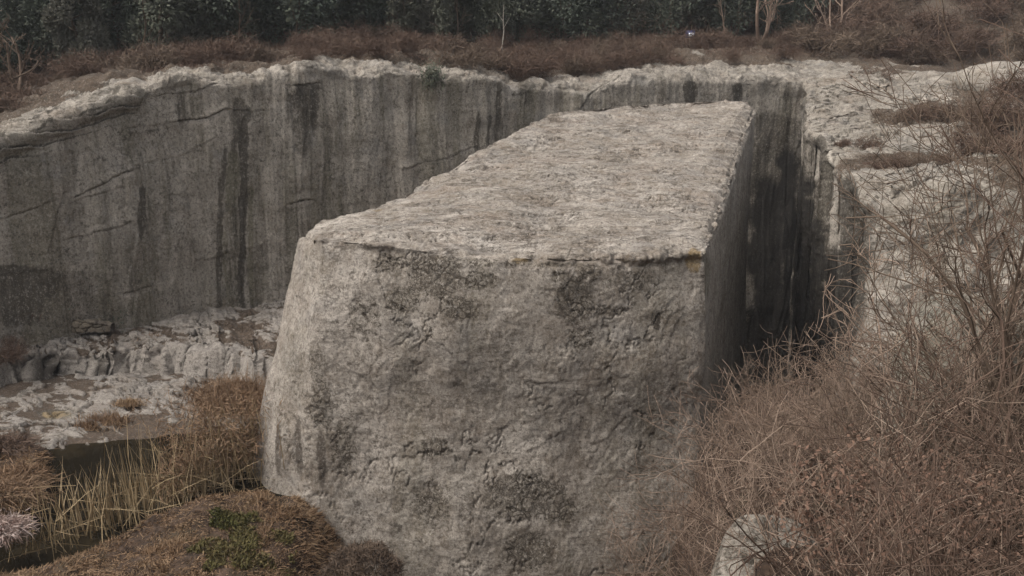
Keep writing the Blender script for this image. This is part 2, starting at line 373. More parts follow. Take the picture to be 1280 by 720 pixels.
WALL_STAINS_SHADE = [  # x(y) polyline, half width, strength, kind
    ([(306, 140), (304, 190), (306, 260), (303, 395)], 5, 1.2, 'stain_shade'), ([(280, 190), (276, 260), (275, 395)], 4, .9, 'stain_shade'),
    ([(298, 130), (296, 165), (292, 180)], 8, .8, 'stain_shade'), ([(293, 260), (294, 330), (302, 395)], 9, .55, 'stain_shade'),
    ([(290, 195), (291, 260)], 9, 1., 'green'), ([(315, 240), (316, 390)], 4, .8, 'green'), ([(290, 260), (291, 390)], 14, .6, 'green'),
    ([(383, 112), (384, 150)], 17, 1.3, 'stain_shade'), ([(380, 150), (378, 185)], 12, .8, 'stain_shade'), ([(362, 92), (360, 150)], 5, .6, 'stain_shade'),
    ([(347, 95), (345, 170), (335, 240)], 10, .8, 'pale'), ([(217, 312), (216, 345)], 6, 1.1, 'pale'), ([(220, 345), (218, 400)], 12, .5, 'pale'),
    ([(102, 200), (97, 230)], 3, .8, 'pale'), ([(143, 225), (140, 280)], 14, .5, 'pale'), ([(403, 190), (400, 240)], 3, .8, 'pale'),
    ([(236, 160), (232, 240)], 12, .5, 'pale'), ([(263, 250), (262, 395)], 3, .6, 'pale'), ([(520, 125), (518, 150)], 3, .8, 'pale'),
    ([(178, 240), (174, 290)], 6, .9, 'stain_shade'), ([(227, 118), (229, 148)], 5, .7, 'stain_shade'), ([(625, 110), (622, 170)], 4, .9, 'stain_shade'),
    ([(598, 150), (596, 178)], 3, 1., 'stain_shade'), ([(612, 150), (610, 176)], 3, .8, 'stain_shade'), ([(655, 105), (662, 125)], 8, .7, 'stain_shade'),
    ([(518, 108), (517, 135)], 4, .5, 'stain_shade'), ([(628, 120), (634, 160)], 5, .6, 'pale'), ([(860, 110), (860, 130)], 7, 1.2, 'stain_shade'),
    ([(825, 96), (823, 130)], 7, .6, 'stain_shade'), ([(921, 112), (922, 128)], 6, 1.1, 'stain_shade'), ([(880, 96), (880, 130)], 10, .4, 'stain_shade'),
    ([(966, 150), (966, 460)], 34, .8, 'stain_shade'), ([(958, 250), (958, 470)], 26, 2.0, 'stain_shade'), ([(985, 215), (985, 470)], 14, 1.9, 'stain_shade'), ([(985, 120), (985, 420)], 10, .6, 'stain_shade'), ([(90, 345), (90, 395)], 60, .5, 'stain_shade'),  # the cleft entries paint its deep shade onto the back wall
    ([(20, 340), (20, 395)], 50, .9, 'stain_shade'), ([(440, 110), (436, 300)], 26, .45, 'green'), ([(570, 100), (566, 220)], 30, .35, 'green'),
    ([(170, 380), (170, 395)], 20, .5, 'green'), ([(330, 110), (322, 380)], 6, .35, 'pale'), ([(470, 110), (462, 290)], 6, .35, 'pale'),
    ([(690, 112), (690, 140)], 6, .5, 'pale'), ([(545, 110), (540, 210)], 7, .4, 'stain_shade'), ([(410, 150), (405, 300)], 9, .4, 'stain_shade'),
]
def marks(px, py, cracks, stains_shade):
    A = {k: np.zeros(px.shape) for k in ('stain_shade', 'pale', 'green', 'ochre', 'pit', 'soil')}; dep = np.zeros(px.shape)
    wq_ = np.stack([px, py, 0 * px], 1) * .09; wobn = fbm(wq_, 1, 4, .6); jx = 5 * fbm(wq_, .5, 4, .6, seed=3); jy = 4 * fbm(wq_, .6, 4, .6, seed=4)
    for pts, s in cracks:
        if s <= 0: continue
        xs = [p[0] for p in pts]; ys = [p[1] for p in pts]
        sel = (px > min(xs) - 14) & (px < max(xs) + 14) & (py > min(ys) - 22) & (py < max(ys) + 22)
        d, sg = segd(px[sel] + jx[sel], py[sel] + jy[sel], pts)
        wob = 1.3
        A['stain_shade'][sel] = np.maximum(A['stain_shade'][sel], s * .8 * (1 - sm(.0, 1.5, d + 2.4 * wobn[sel])))
        A['pale'][sel] = np.maximum(A['pale'][sel], .7 * s * (1 - sm(1.5, 5, np.abs(sg - 3.2))) * (d < 7))
        dep[sel] -= s * .07 * (1 - sm(0, 2.0, d)) * sm(.25, -.1, wobn[sel]); dep[sel] += s * .045 * (1 - sm(0, 12, d)) * (sg < 0)
    for pts, w, s, k in stains_shade:
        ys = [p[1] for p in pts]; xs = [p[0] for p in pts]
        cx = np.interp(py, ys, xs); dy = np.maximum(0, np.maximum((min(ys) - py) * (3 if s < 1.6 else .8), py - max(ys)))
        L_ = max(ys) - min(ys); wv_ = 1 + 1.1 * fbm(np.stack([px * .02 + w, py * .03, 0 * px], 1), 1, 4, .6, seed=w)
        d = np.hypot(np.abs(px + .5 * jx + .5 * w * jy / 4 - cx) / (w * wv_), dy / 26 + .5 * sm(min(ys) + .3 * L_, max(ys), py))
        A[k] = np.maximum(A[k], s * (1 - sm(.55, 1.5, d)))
    return A, dep

def sweep(R, curves, bottom, lean, nf, npl, rad=.5):
    """cliff: face below rim R, then surface back through curves. returns V (nu,nv,3), t = metres below rim (negative behind)"""
    tan = np.gradient(R[:, :2], axis=0)
    k = np.ones(9) / 9
    tan = np.stack([np.convolve(np.pad(tan[:, i], 4, 'edge'), k, 'valid') for i in (0, 1)], 1)
    tan /= np.linalg.norm(tan, axis=1)[:, None]; out = np.stack([tan[:, 1], -tan[:, 0]], 1)
    H = R[:, 2] - bottom; s = np.linspace(1, 0, nf) ** 1.25
    t = H[:, None] * s[None]
    inset = rad * (1 - np.sqrt(np.clip(1 - (1 - np.clip(t / rad, 0, 1)) ** 2, 0, 1)))
    off = lean(t, H[:, None]) - inset
    face = np.concatenate([R[:, None, :2] + out[:, None, :] * off[..., None], (R[:, None, 2] - t)[..., None]], -1)
    rows = [face]; tt = [t]; cur = face[:, -1]
    for j, (C, n) in enumerate(zip(curves, npl)):
        w = np.linspace(0, 1, n + 1)[1:]
        rows.append(cur[:, None] * (1 - w)[None, :, None] + C[:, None] * w[None, :, None])
        tt.append(-np.ones((len(R), n)) * (w + j)[None]); cur = C
    return np.concatenate(rows, 1), np.concatenate(tt, 1), out

px = np.concatenate([np.linspace(-400, -10, 60), np.linspace(-8, 1012, 820), np.linspace(1016, 1700, 150)])
A = prof(px)
V, T, out = sweep(A[0], A[1:], -12.6 - 6.5 * sm(520, 640, px), lambda t, H: .10 * (t / 10) ** 1.2 + 0 * t, 300, (40, 60, 30, 20), .45)
nu, nv = V.shape[:2]; Fc = grid_faces(nu, nv); V = V.reshape(-1, 3); T = T.ravel()
N = normals(V, Fc); face = sm(-.02, .5, T)
ppx, ppy = pix(V); mk, dep = marks(ppx, ppy, WALL_CRACKS, WALL_STAINS_SHADE)
vis = sm(-12, -3, -np.abs(T) * 0 - 0) * 1.0
near = (T > -1.6)
disp = np.zeros(len(V)); Q = V[near]; fc = face[near]
fl = fbm(Q, .55, 4, .5, (1, 1, .16)); big = fbm(Q, .22, 3)
led = fbm(Q, 1.1, 5, .55, (.5, .5, 2.2), 2)
stepn = np.round(fbm(Q, .35, 3, .5, (1, 1, .10), 5) * 9) / 9
d_face = .40 * big + .30 * fl + .03 * led + .34 * stepn + .02 * fbm(Q, 5, 4, .6, (1, 1, .3)) + dep[near]
d_top = .64 * fbm(Q, .5, 5, .6) + .35 * (np.round(fbm(Q, 1.1, 3, .5, (.6, 1, 1), 8) * 7) / 7) + .09 * fbm(Q, 4, 4, .65)
# inclined thin beds at the far left above the wall face
tilt = sm(190, 165, ppx[near]) * sm(.9, .3, T[near])
saw = (Q[:, 2] * 3.2 - Q[:, 0] * .75 + .8 * fbm(Q, .8, 3)); saw = saw - np.floor(saw)
d_top = d_top * (1 - .6 * tilt) + tilt * .34 * saw; fc = fc * (1 - tilt)
disp[near] = d_face * fc + d_top * (1 - fc)
far = ~near; disp[far] = .5 * fbm(V[far], .3, 4)
V = V + N * disp[:, None]
edge = sm(.9, .1, np.abs(T))
mk['pale'] = np.maximum(mk['pale'], .22 * (1 - face) * (T > -1.1) * sm(120, 200, ppx))
brk = fbm(V, .35, 4, .55, seed=4)
soil = sm(-1.05, -.85, -T * 0 + T) * 0
mk['soil'] = np.where(T < -1, 1.2, np.where(T < 0, sm(.40, .75, -T + brk * 1.3) * 1.1, 0))
mk['stain_shade'] = np.maximum(mk['stain_shade'], .9 * sm(.10, .0, np.abs(fbm(V, 1.2, 3, .5, (.8, .8, 1.4), 9))) * (1 - face) * (T > -1) * .75)
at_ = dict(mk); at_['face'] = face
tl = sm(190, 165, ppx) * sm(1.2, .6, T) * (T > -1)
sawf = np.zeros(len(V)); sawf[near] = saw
mk['stain_shade'] = np.maximum(mk['stain_shade'], tl * (.25 + 1.1 * sm(.35, .0, sawf)))
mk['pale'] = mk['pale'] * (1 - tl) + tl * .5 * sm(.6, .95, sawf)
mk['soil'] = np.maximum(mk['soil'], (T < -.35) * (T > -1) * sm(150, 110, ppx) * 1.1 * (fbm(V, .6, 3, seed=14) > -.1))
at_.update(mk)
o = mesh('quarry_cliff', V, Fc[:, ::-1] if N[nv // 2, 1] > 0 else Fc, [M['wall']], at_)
tag(o, 'long sheer grey brown quarried rock wall with rainwater streaks', kind='structure')

# ------------------------------------------------------------------ rock mass right of the cleft
KM = [((1000, 99, 46), (1250, 92, 47), (1600, 78, 48)), ((1002, 125, 42), (1250, 112, 43), (1600, 96, 45)), ((1004, 155, 38), (1250, 142, 38.5), (1600, 112, 41)),
      ((1012, 172, 35), (1250, 166, 35), (1600, 130, 38)), ((1040, 203, 31), (1250, 180, 33), (1600, 150, 35)), ((1060, 225, 28.8), (1250, 198, 31), (1600, 165, 33)),
      ((1080, 247, 27), (1250, 204, 29), (1600, 175, 32)), ((1108, 238, 25.8), (1250, 207, 28), (1600, 185, 31)), ((1160, 220, 25.5), (1250, 210, 27.5), (1600, 190, 30)),
      ((1250, 222, 25.3), (1290, 214, 27), (1600, 195, 29)), ((1600, 235, 25), (1640, 225, 26), (1700, 205, 28))]
K = [np.array([at(*k[j]) for k in KM]) for j in range(3)]
arc = np.r_[0, np.cumsum(np.linalg.norm(np.diff(K[0], axis=0), axis=1))]
uu = np.concatenate([np.linspace(0, arc[7], 420)[:-1], np.linspace(arc[7], arc[9], 150)[:-1], np.linspace(arc[9], arc[10], 60)])
C = [np.stack([np.interp(uu, arc, k[:, i]) for i in range(3)], 1) for k in K]
rw = np.stack([uu * .45, 0 * uu, 0 * uu], 1); C[0][:, 0] += .7 * fbm(rw, 1, 5, .6, seed=15) * sm(0, 2, uu); C[0][:, 2] += .35 * fbm(rw, 1, 5, .6, seed=16) * sm(0, 2, uu)
fr = sm(arc[6] - .6, arc[8], uu)[:, None]     # 0 cleft side, 1 bluff facing the camera
V, T, out = sweep(C[0], C[1:], -19., lambda t, H: t * (-.03 * (1 - fr) + .30 * fr) + .25 * fr * np.sqrt(t), 340, (300, 60), .5)
nu, nv = V.shape[:2]; Fc = grid_faces(nu, nv); V = V.reshape(-1, 3); T = T.ravel(); FR = np.repeat(fr.ravel(), nv)
N = normals(V, Fc); face = sm(-.01, .6, T)
ppx, ppy = pix(V)
MS = [([(1024, 182), (1022, 215)], 5, 1.3, 'stain_shade'), ([(1062, 235), (1066, 300), (1070, 400)], 12, 1.3, 'stain_shade'), ([(1036, 190), (1033, 330)], 4, 1.1, 'pale'),  # shade of the hollow and the recess painted dark, flutes pale
      ([(1012, 180), (1008, 300)], 2.5, .9, 'pale'), ([(1045, 240), (1042, 330)], 4, .8, 'pale'), ([(996, 235), (996, 470)], 14, 1.9, 'stain_shade'), ([(1016, 300), (1014, 470)], 11, 1.9, 'stain_shade'), ([(1034, 345), (1030, 470)], 12, 1.9, 'stain_shade'), ([(1054, 325), (1050, 470)], 9, 1.7, 'stain_shade'),  # strong low marks paint the cleft's shade onto this face
      ([(1018, 230), (1016, 330)], 7, .9, 'stain_shade'), ([(1004, 120), (1004, 200)], 5, .7, 'stain_shade'), ([(1028, 180), (1026, 300)], 5, .8, 'stain_shade'), ([(1050, 225), (1048, 330)], 6, .9, 'stain_shade'), ([(1085, 262), (1080, 330)], 8, .7, 'stain_shade')]
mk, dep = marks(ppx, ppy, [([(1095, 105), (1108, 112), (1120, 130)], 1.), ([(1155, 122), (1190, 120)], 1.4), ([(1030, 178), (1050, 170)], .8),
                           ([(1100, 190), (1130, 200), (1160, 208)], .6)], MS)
colm = fbm(V, .75, 4, .55, (1, 1, .10), 3)
d_face = .25 * fbm(V, .25, 3) * FR + (.75 * colm - .25 + .12 * beds(V, .8, 5, (1, 1, .15), 44)) * (1 - FR) + FR * (.9 * fbm(V, .35, 4, .55) + .35 * (np.round(fbm(V, .6, 3, .5, (1, 1, 1.5), 2) * 6) / 6)) + .08 * fbm(V, 3.5, 4, .6)
hb = fbm(V, .42, 4, .5, (.7, 1, 1), 6)
d_top = .55 * fbm(V, .3, 4, .5) + .65 * (np.round(hb * 6) / 6) + .22 * (np.round(fbm(V, 1.0, 4, .6, (.5, 1.3, 1), 7) * 6) / 6) + .07 * fbm(V, 4, 4, .65, (.6, 1.4, 1))
tp = sm(0, .02, -T) * sm(0, .06, uu.repeat(nv))
V = V + N * (d_face * face + d_top * (1 - face))[:, None] + N * dep[:, None]
mk['pale'] = np.maximum(mk['pale'], .25 * (1 - face) * (fbm(V, .3, 3, seed=12) > -.05) + .35 * FR * sm(3.5, .3, T) * (T > 0))
mk['stain_shade'] = np.maximum(mk['stain_shade'], sm(.07, .0, np.abs(fbm(V, .9, 4, .5, (.5, 1.2, 1), 9))) * (1 - face) * .9)
# soil pockets: band in front of the hollow and patches at right
sp = np.maximum(1 - sm(.5, 1.3, np.hypot((ppx - 1120) / 85, (ppy - 207 + (ppx - 1120) * .03) / 14)), 1 - sm(.5, 1.3, np.hypot((ppx - 1150) / 70, (ppy - 145) / 14)))
sp = np.maximum(sp, sm(1130, 1260, ppx) * sm(.0, .25, fbm(V, .35, 4, seed=13) + .22))
mk['soil'] = sp * (1 - face) * 1.1
at_ = dict(mk); at_['face'] = face * (1 - .6 * FR)
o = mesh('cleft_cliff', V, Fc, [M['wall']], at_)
tag(o, 'pale stepped rock mass right of the dark cleft', kind='structure')

# ------------------------------------------------------------------ the giant cut block
LOOP = dict(
 F=[(371, 290, 23.6), (378, 294, 22.9), (400, 297, 22.2), (470, 304, 21.6), (560, 314, 21.3), (700, 322, 21.3), (800, 322, 21.6), (881, 316, 22)],
 R=[(881, 316, 22), (903, 262, 26), (922, 202, 30.6), (943, 141, 37.6)],
 B=[(943, 141, 37.6), (936, 126, 39), (900, 124, 39.6), (840, 127, 39.4), (750, 132, 38.6), (690, 139, 37)],
 L=[(690, 139, 37), (660, 152, 35.2), (600, 186, 31.8), (520, 233, 28), (440, 263, 25.4), (400, 274, 24.6), (371, 290, 23.6)])
CN = dict(F=460, R=330, B=300, L=330)
def curve(k, n):
    P = np.array([at(*p) for p in LOOP[k]]); a = np.r_[0, np.cumsum(np.linalg.norm(np.diff(P, axis=0), axis=1))]; a /= a[-1]
    return np.stack([np.interp(np.linspace(0, 1, n), a, P[:, i]) for i in range(3)], 1)
cF = curve('F', 460); cR = curve('R', 330); cB = curve('B', 460); cL = curve('L', 330)
loop = np.concatenate([cF[:-1], cR[:-1], cB[:-1], cL[:-1]]); nl = len(loop)
d2 = np.roll(loop, -4, 0) - np.roll(loop, 4, 0); tn = d2[:, :2] / np.linalg.norm(d2[:, :2], axis=1)[:, None]
outn = np.stack([tn[:, 1], -tn[:, 0]], 1)
# blur out direction a little everywhere, much around the rounded front-left corner
w = np.ones(15) / 15; outn = np.stack([np.convolve(np.r_[outn[-7:, i], outn[:, i], outn[:7, i]], w, 'valid') for i in (0, 1)], 1)
outn /= np.linalg.norm(outn, axis=1)[:, None]
wl_ = np.clip(-outn[:, 0], 0, 1)
lw = sm(.25, .95, wl_); kb = np.ones(121) / 121; lw = np.convolve(np.r_[lw[-60:], lw, lw[:60]], kb, 'valid'); fw_ = np.clip(-outn[:, 1], 0, 1)
NT_ = 360; s = np.linspace(1, 0, NT_) ** 1.25; bot = -19.0
t = (loop[:, 2] - bot)[:, None] * s[None]
rad = .07
inset = rad * (1 - np.sqrt(np.clip(1 - (1 - np.clip(t / rad, 0, 1)) ** 2, 0, 1)))
off = lw[:, None] * (.30 * (1 - np.exp(-t / 1.0)) + 1.65 * (t / 7) ** 1.35) + (fw_ * (1 - lw))[:, None] * (.55 * (t / 8) ** 1.2 + .12 * np.sin(t * .9)) - inset
side = np.concatenate([loop[:, None, :2] + outn[:, None] * off[..., None], (loop[:, None, 2] - t)[..., None]], -1)
Vs = side.reshape(-1, 3); Fs = grid_faces(nl, NT_, True)
# top: Coons patch between the four edges
edge_ring = side[:, -1]
eF = edge_ring[0:460]; eR = edge_ring[459:459 + 330]; i0 = 459 + 329; eB = edge_ring[i0:i0 + 460][::-1]; i1 = i0 + 459
eL = np.concatenate([edge_ring[i1:], edge_ring[:1]])[::-1]
u = np.linspace(0, 1, 460)[:, None, None]; v = np.linspace(0, 1, 330)[None, :, None]
top = (1 - v) * eF[:, None] + v * eB[:, None] + (1 - u) * eL[None] + u * eR[None] \
    - ((1 - u) * (1 - v) * eF[0] + u * (1 - v) * eF[-1] + (1 - u) * v * eB[0] + u * v * eB[-1])
ID = -np.ones((460, 330), int); n0 = len(Vs)
def rid(k): return (k % nl) * NT_ + NT_ - 1
ID[:, 0] = rid(np.arange(460)); ID[-1, :] = rid(459 + np.arange(330)); ID[:, -1] = rid(i0 + np.arange(460))[::-1]
ID[0, :] = rid(np.r_[np.arange(i1, nl), 0])[::-1]
inner = ID < 0; ID[inner] = n0 + np.arange(inner.sum())
V = np.concatenate([Vs, top[inner]])
Ft = np.stack([ID[:-1, :-1], ID[1:, :-1], ID[1:, 1:], ID[:-1, 1:]], -1).reshape(-1, 4)
Fc = np.concatenate([Fs, Ft]); istop = np.zeros(len(V), bool); istop[n0:] = True
N = normals(V, Fc)
tt = np.zeros(len(V)); tt[:n0] = t.ravel(); face = sm(.0, .35, tt)
ed = np.zeros(len(V)); ed[:n0] = tt[:n0]
uu2 = np.minimum(np.arange(460), 459 - np.arange(460))[:, None] * .022; vv2 = np.minimum(np.arange(330), 329 - np.arange(330))[None] * .05
ed[n0:] = np.minimum(uu2 + 0 * vv2, vv2 + 0 * uu2)[inner]
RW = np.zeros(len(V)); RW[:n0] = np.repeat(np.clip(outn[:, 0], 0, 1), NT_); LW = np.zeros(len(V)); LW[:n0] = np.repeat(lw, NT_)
# top surface: low undulation plus thin broken beds running across
wq = V + .35 * np.stack([fbm(V, .8, 3, seed=21)] * 3, 1)
d_top = .26 * fbm(V, .28, 3, seed=22) + .34 * beds(wq, .40, 8, (.5, 1.5, 1), 23) + .10 * beds(wq, 1.3, 6, (.4, 1.7, 1), 24, 5) + .016 * fbm(V, 5, 4, .6, (.5, 1.7, 1), 25)
layl = np.maximum(sm(.020, .0, np.abs(fbm(wq, .42, 6, .62, (.5, 1.5, 1), 26))), .8 * sm(.016, .0, np.abs(fbm(wq, .8, 6, .62, (.4, 1.7, 1), 27)))) * sm(-.12, .08, fbm(V, .45, 3, seed=28)); lay = .07 * layl
d_top = d_top - lay
v1, v2, _ = voro(V * 3.6 + .25 * fbm(V, 2, 3)[:, None])
rough_side = .26 * fbm(V, .3, 3, .5, seed=30) + .03 * fbm(V, 1.1, 5, .6, seed=31) + .016 * fbm(V, 4.5, 4, .6, seed=32) + .09 * beds(V, .5, 5, (1, 1, 1), 33)
smooth_side = .10 * fbm(V, .3, 3, seed=34) + .05 * fbm(V, 1.2, 4, .5, (1, 1, .1), 35) + .02 * fbm(V, 5, 3, .6, seed=37)
rough_side = rough_side + .012 * sm(.02, .3, v2 - v1) * sm(-.05, .2, fbm(V, .5, 3, seed=38)) - .06 * sm(.022, .0, np.abs(fbm(V, .55, 5, .65, seed=39))) * sm(-.05, .15, fbm(V, .4, 2, seed=36))
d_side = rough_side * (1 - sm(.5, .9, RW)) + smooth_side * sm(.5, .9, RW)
ppx, ppy = pix(V)
BC = [([(540, 420), (556, 432), (570, 450), (578, 452)], .8), ([(655, 470), (672, 480), (690, 478)], .7), ([(625, 586), (640, 578), (700, 540)], .5),
      ([(430, 460), (460, 475), (480, 495)], .5), ([(490, 455), (505, 450)], .4), ([(735, 560), (760, 548), (785, 520)], .4), ([(392, 400), (400, 450)], .4),
      ([(560, 310), (640, 318), (700, 326), (770, 322)], .8), ([(415, 292), (470, 302), (520, 306)], .6)]
BS = [([(622, 420), (628, 520)], 60, .55, 'stain_shade')]
mk, dep = marks(ppx, ppy, BC, [])
def blob(x, y, rx, ry, s=1): return s * (1 - sm(.35, 1.25, np.hypot((ppx - x) / rx, (ppy - y) / ry)))
onf = (face > .3) & (ppy < 760) & (RW < .7)
pit = np.zeros(len(V))
for b in [(545, 345, 42, 30, 1.2), (505, 375, 30, 22, .9), (575, 385, 34, 18, .8), (600, 350, 30, 15, .7), (718, 375, 26, 34, 1.2), (735, 340, 20, 14, 1.), (700, 345, 14, 10, .9),
          (820, 400, 7, 14, 1.1), (725, 425, 20, 18, .8), (760, 388, 30, 8, .8), (655, 620, 60, 34, 1.1), (700, 640, 26, 22, 1.), (402, 505, 20, 40, .6), (430, 560, 20, 40, .7),
          (540, 630, 30, 40, .6), (480, 330, 24, 16, .7), (660, 690, 40, 30, .9), (395, 455, 14, 40, .5), (790, 350, 50, 18, .5), (545, 560, 26, 16, .7),
          (640, 325, 200, 12, .5), (455, 400, 26, 40, .45)]: pit = np.maximum(pit, blob(*b))
mk['pit'] = pit * onf
pl = np.zeros(len(V))
for b in [(640, 555, 70, 22, .9), (420, 420, 50, 90, .5), (450, 560, 45, 60, .55), (385, 380, 30, 110, .5), (745, 555, 30, 26, .7), (440, 345, 50, 30, .6), (345, 560, 14, 60, .7)]: pl = np.maximum(pl, blob(*b))
mk['pale'] = np.maximum(mk['pale'] * .6, np.maximum(pl * onf, .15 * istop))
stn = np.zeros(len(V))
for b in [(622, 470, 55, 80, .5), (350, 560, 5, 45, 1.), (374, 560, 6, 50, 1.), (402, 575, 7, 50, 1.1), (390, 610, 30, 40, .25), (600, 650, 40, 60, .5), (425, 590, 8, 60, .5), (550, 500, 90, 60, .35),
          (460, 430, 60, 40, .38), (820, 660, 60, 80, .45)]: stn = np.maximum(stn, blob(*b))
mk['stain_shade'] = np.maximum(np.maximum(mk['stain_shade'], stn * onf), 1.1 * layl * istop)
mk['stain_shade'] = np.maximum(mk['stain_shade'], .35 * sm(.4, .8, RW) * sm(.3, 2., tt))  # side towards the cleft darkens downwards, its shade put into the colour
och = np.zeros(len(V))
for b in [(868, 326, 12, 20, 1.1), (905, 265, 5, 10, 1.), (650, 326, 16, 6, .8), (470, 262, 14, 5, .6), (540, 322, 60, 6, .4), (790, 325, 30, 5, .5)]: och = np.maximum(och, blob(*b))
mk['ochre'] = och * (RW < .9)
mk['green'] = .4 * sm(.1, .35, fbm(V, .5, 3, seed=41)) * face + .8 * (RW > .7) * blob(880, 340, 12, 40)
fcm = sm(.0, .25, tt)
chip = -.20 * sm(.35, 0, ed) * (ridge(V, s=1.3, o=4, seed=42) ** 2) * (.3 + sm(-.2, .3, fbm(V, .6, 3, seed=43)))
pitd = -.02 * mk['pit'] * sm(.12, .0, v2 - v1)
blend = sm(.5, 0, ed)
disp = (d_side * fcm + d_top * (1 - fcm)) + chip + pitd + dep * .6
# keep both families consistent along the shared edge
V = V + N * disp[:, None]
mk['soil'] = 0 * pit
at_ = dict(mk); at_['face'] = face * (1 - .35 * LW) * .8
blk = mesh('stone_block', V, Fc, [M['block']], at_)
tag(blk, 'gigantic unfinished stone block with flat sloping top and rounded left edge', 'stone block')

# ------------------------------------------------------------------ terrace and lower shelf by the pond
px = np.linspace(-420, 400, 620)
R = at(px, tab(px, [(-420, 455), (0, 440), (60, 430), (80, 436), (130, 432), (160, 428), (200, 430), (250, 426), (300, 432), (330, 440), (400, 445)]),
       tab(px, [(-420, 27), (0, 29.5), (60, 30.6), (120, 30.4), (165, 31.2), (250, 30.8), (300, 30), (400, 29)]))
rw = np.stack([px * .012, 0 * px, 0 * px], 1); R[:, 1] += 1.6 * fbm(rw, 1, 5, .65, seed=17); R[:, 2] = -9.95 + .5 * fbm(rw, 2, 4, .6, seed=18)
B1 = at(px, 0 * px + 392, tab(px, RD) + 1.5); B1[:, 2] = -9.7
V, T, out = sweep(R, [B1], -11.4, lambda t, H: .45 * t, 90, (190,), .3)
nu, nv = V.shape[:2]; Fc = grid_faces(nu, nv); V = V.reshape(-1, 3); T = T.ravel(); N = normals(V, Fc); face = sm(0, .2, T)
Q = V @ np.array([[math.cos(.5), -math.sin(.5), 0], [math.sin(.5), math.cos(.5), 0], [0, 0, 1]]).T
Qw = Q + .5 * np.stack([fbm(V, .8, 4, .6, seed=s_) for s_ in (1, 2, 3)], 1)
def plates(Qw, seed):
    e = fbm(Qw, .34, 5, .5, (.55, 1.9, .3), seed) * 6; r = e - np.floor(e)
    e2 = fbm(Qw, .6, 4, .5, (.6, 1.6, .3), seed + 1) * 4; r2 = e2 - np.floor(e2)
    g = np.maximum(sm(.14, .03, r), .8 * sm(.12, .02, r2)); hh = (np.sin(np.floor(e) * 7.7 + np.floor(e2) * 3.1) * 43758) % 1
    return g, hh, .16 * (hh - .5) * (1 - g) + .13 * (r - .5) + .06 * (r2 - .5) - .12 * g
gap, ht, pd = plates(Qw, 52)
d_top = pd + .34 * fbm(V, .4, 4, seed=53) + .03 * fbm(V, 5, 3)
blk_ = np.floor(V[:, 0] * .62 + .3 * np.sin(V[:, 0])); bh = (np.sin(blk_ * 12.9) * 43758) % 1
d_face = .5 * (bh - .5) + .25 * fbm(V, .8, 4, .5, (1, 1, .35)) + .06 * fbm(V, 4, 4, .6)
V = V + N * (d_face * face + d_top * (1 - face))[:, None]
ppx, ppy = pix(V)
z_ = np.zeros(len(V))
mk = dict(stain_shade=np.maximum(gap * .8 * (1 - face), 1.2 * face * (np.exp(-((ppx - 60) / 22) ** 2) + np.exp(-((ppx - 127) / 7) ** 2))), pale=.55 * (1 - face) + .75 * face, green=.5 * face, ochre=z_, pit=z_,  # step face: recess shade painted dark, its brighter lighting painted pale
          soil=np.maximum((1 - face) * sm(.05, .20, .3 * fbm(V, .45, 4, seed=51) + .09 - d_top * 1.0) * 1.1, (1 - face) * sm(100, 20, ppx) * sm(425, 412, ppy) * 1.2), face=face * .6)
o = mesh('rock_terrace', V, Fc, [M['shelf']], mk); tag(o, 'pale broken rock terrace at the foot of the wall', kind='structure')

gx = np.linspace(-30, -2.0, 560); gy = np.linspace(21.5, 31.5, 300)
X, Y = np.meshgrid(gx, gy, indexing='ij'); V = np.stack([X, Y, 0 * X], -1).reshape(-1, 3)
Q = V @ np.array([[math.cos(.45), -math.sin(.45), 0], [math.sin(.45), math.cos(.45), 0], [0, 0, 1]]).T
Qw = Q + .5 * np.stack([fbm(V, .8, 4, .6, seed=s_) for s_ in (4, 5, 6)], 1); gap, ht, pd = plates(Qw, 64)
shore = tab(V[:, 0], [(-30, 25), (-14, 25.2), (-11.5, 25.2), (-9.5, 25.8), (-8, 26.6), (-2, 27.4)]) + 1.2 * fbm(V, .35, 3, seed=60)
base = -10.86 - .22 * sm(30, 24.5, V[:, 1]) - .9 * sm(.5, -1.8, V[:, 1] - shore)
dd = pd + .40 * fbm(V, .4, 4, seed=61) + .03 * fbm(V, 5, 3)
mudl = .30 * fbm(V, .3, 3, seed=63) + .03
mud = sm(.04, -.03, dd - mudl * .5)
V[:, 2] = base + np.maximum(dd, mudl * .5 - .01)
ppx, ppy = pix(V); z_ = np.zeros(len(V))
grn = np.exp(-(((ppx - 68) / 26) ** 2 + ((ppy - 518) / 7) ** 2))
mk = dict(stain_shade=np.maximum(mud * .9, gap * 1.0), pale=(1 - mud) * .5, green=grn * 1.3, ochre=grn, pit=z_, soil=mud * .9 * (1 - grn), face=z_)
o = mesh('rock_shelf', V, grid_faces(560, 300), [M['shelf']], mk); tag(o, 'low pale rock shelf sloping into the pond', kind='structure')

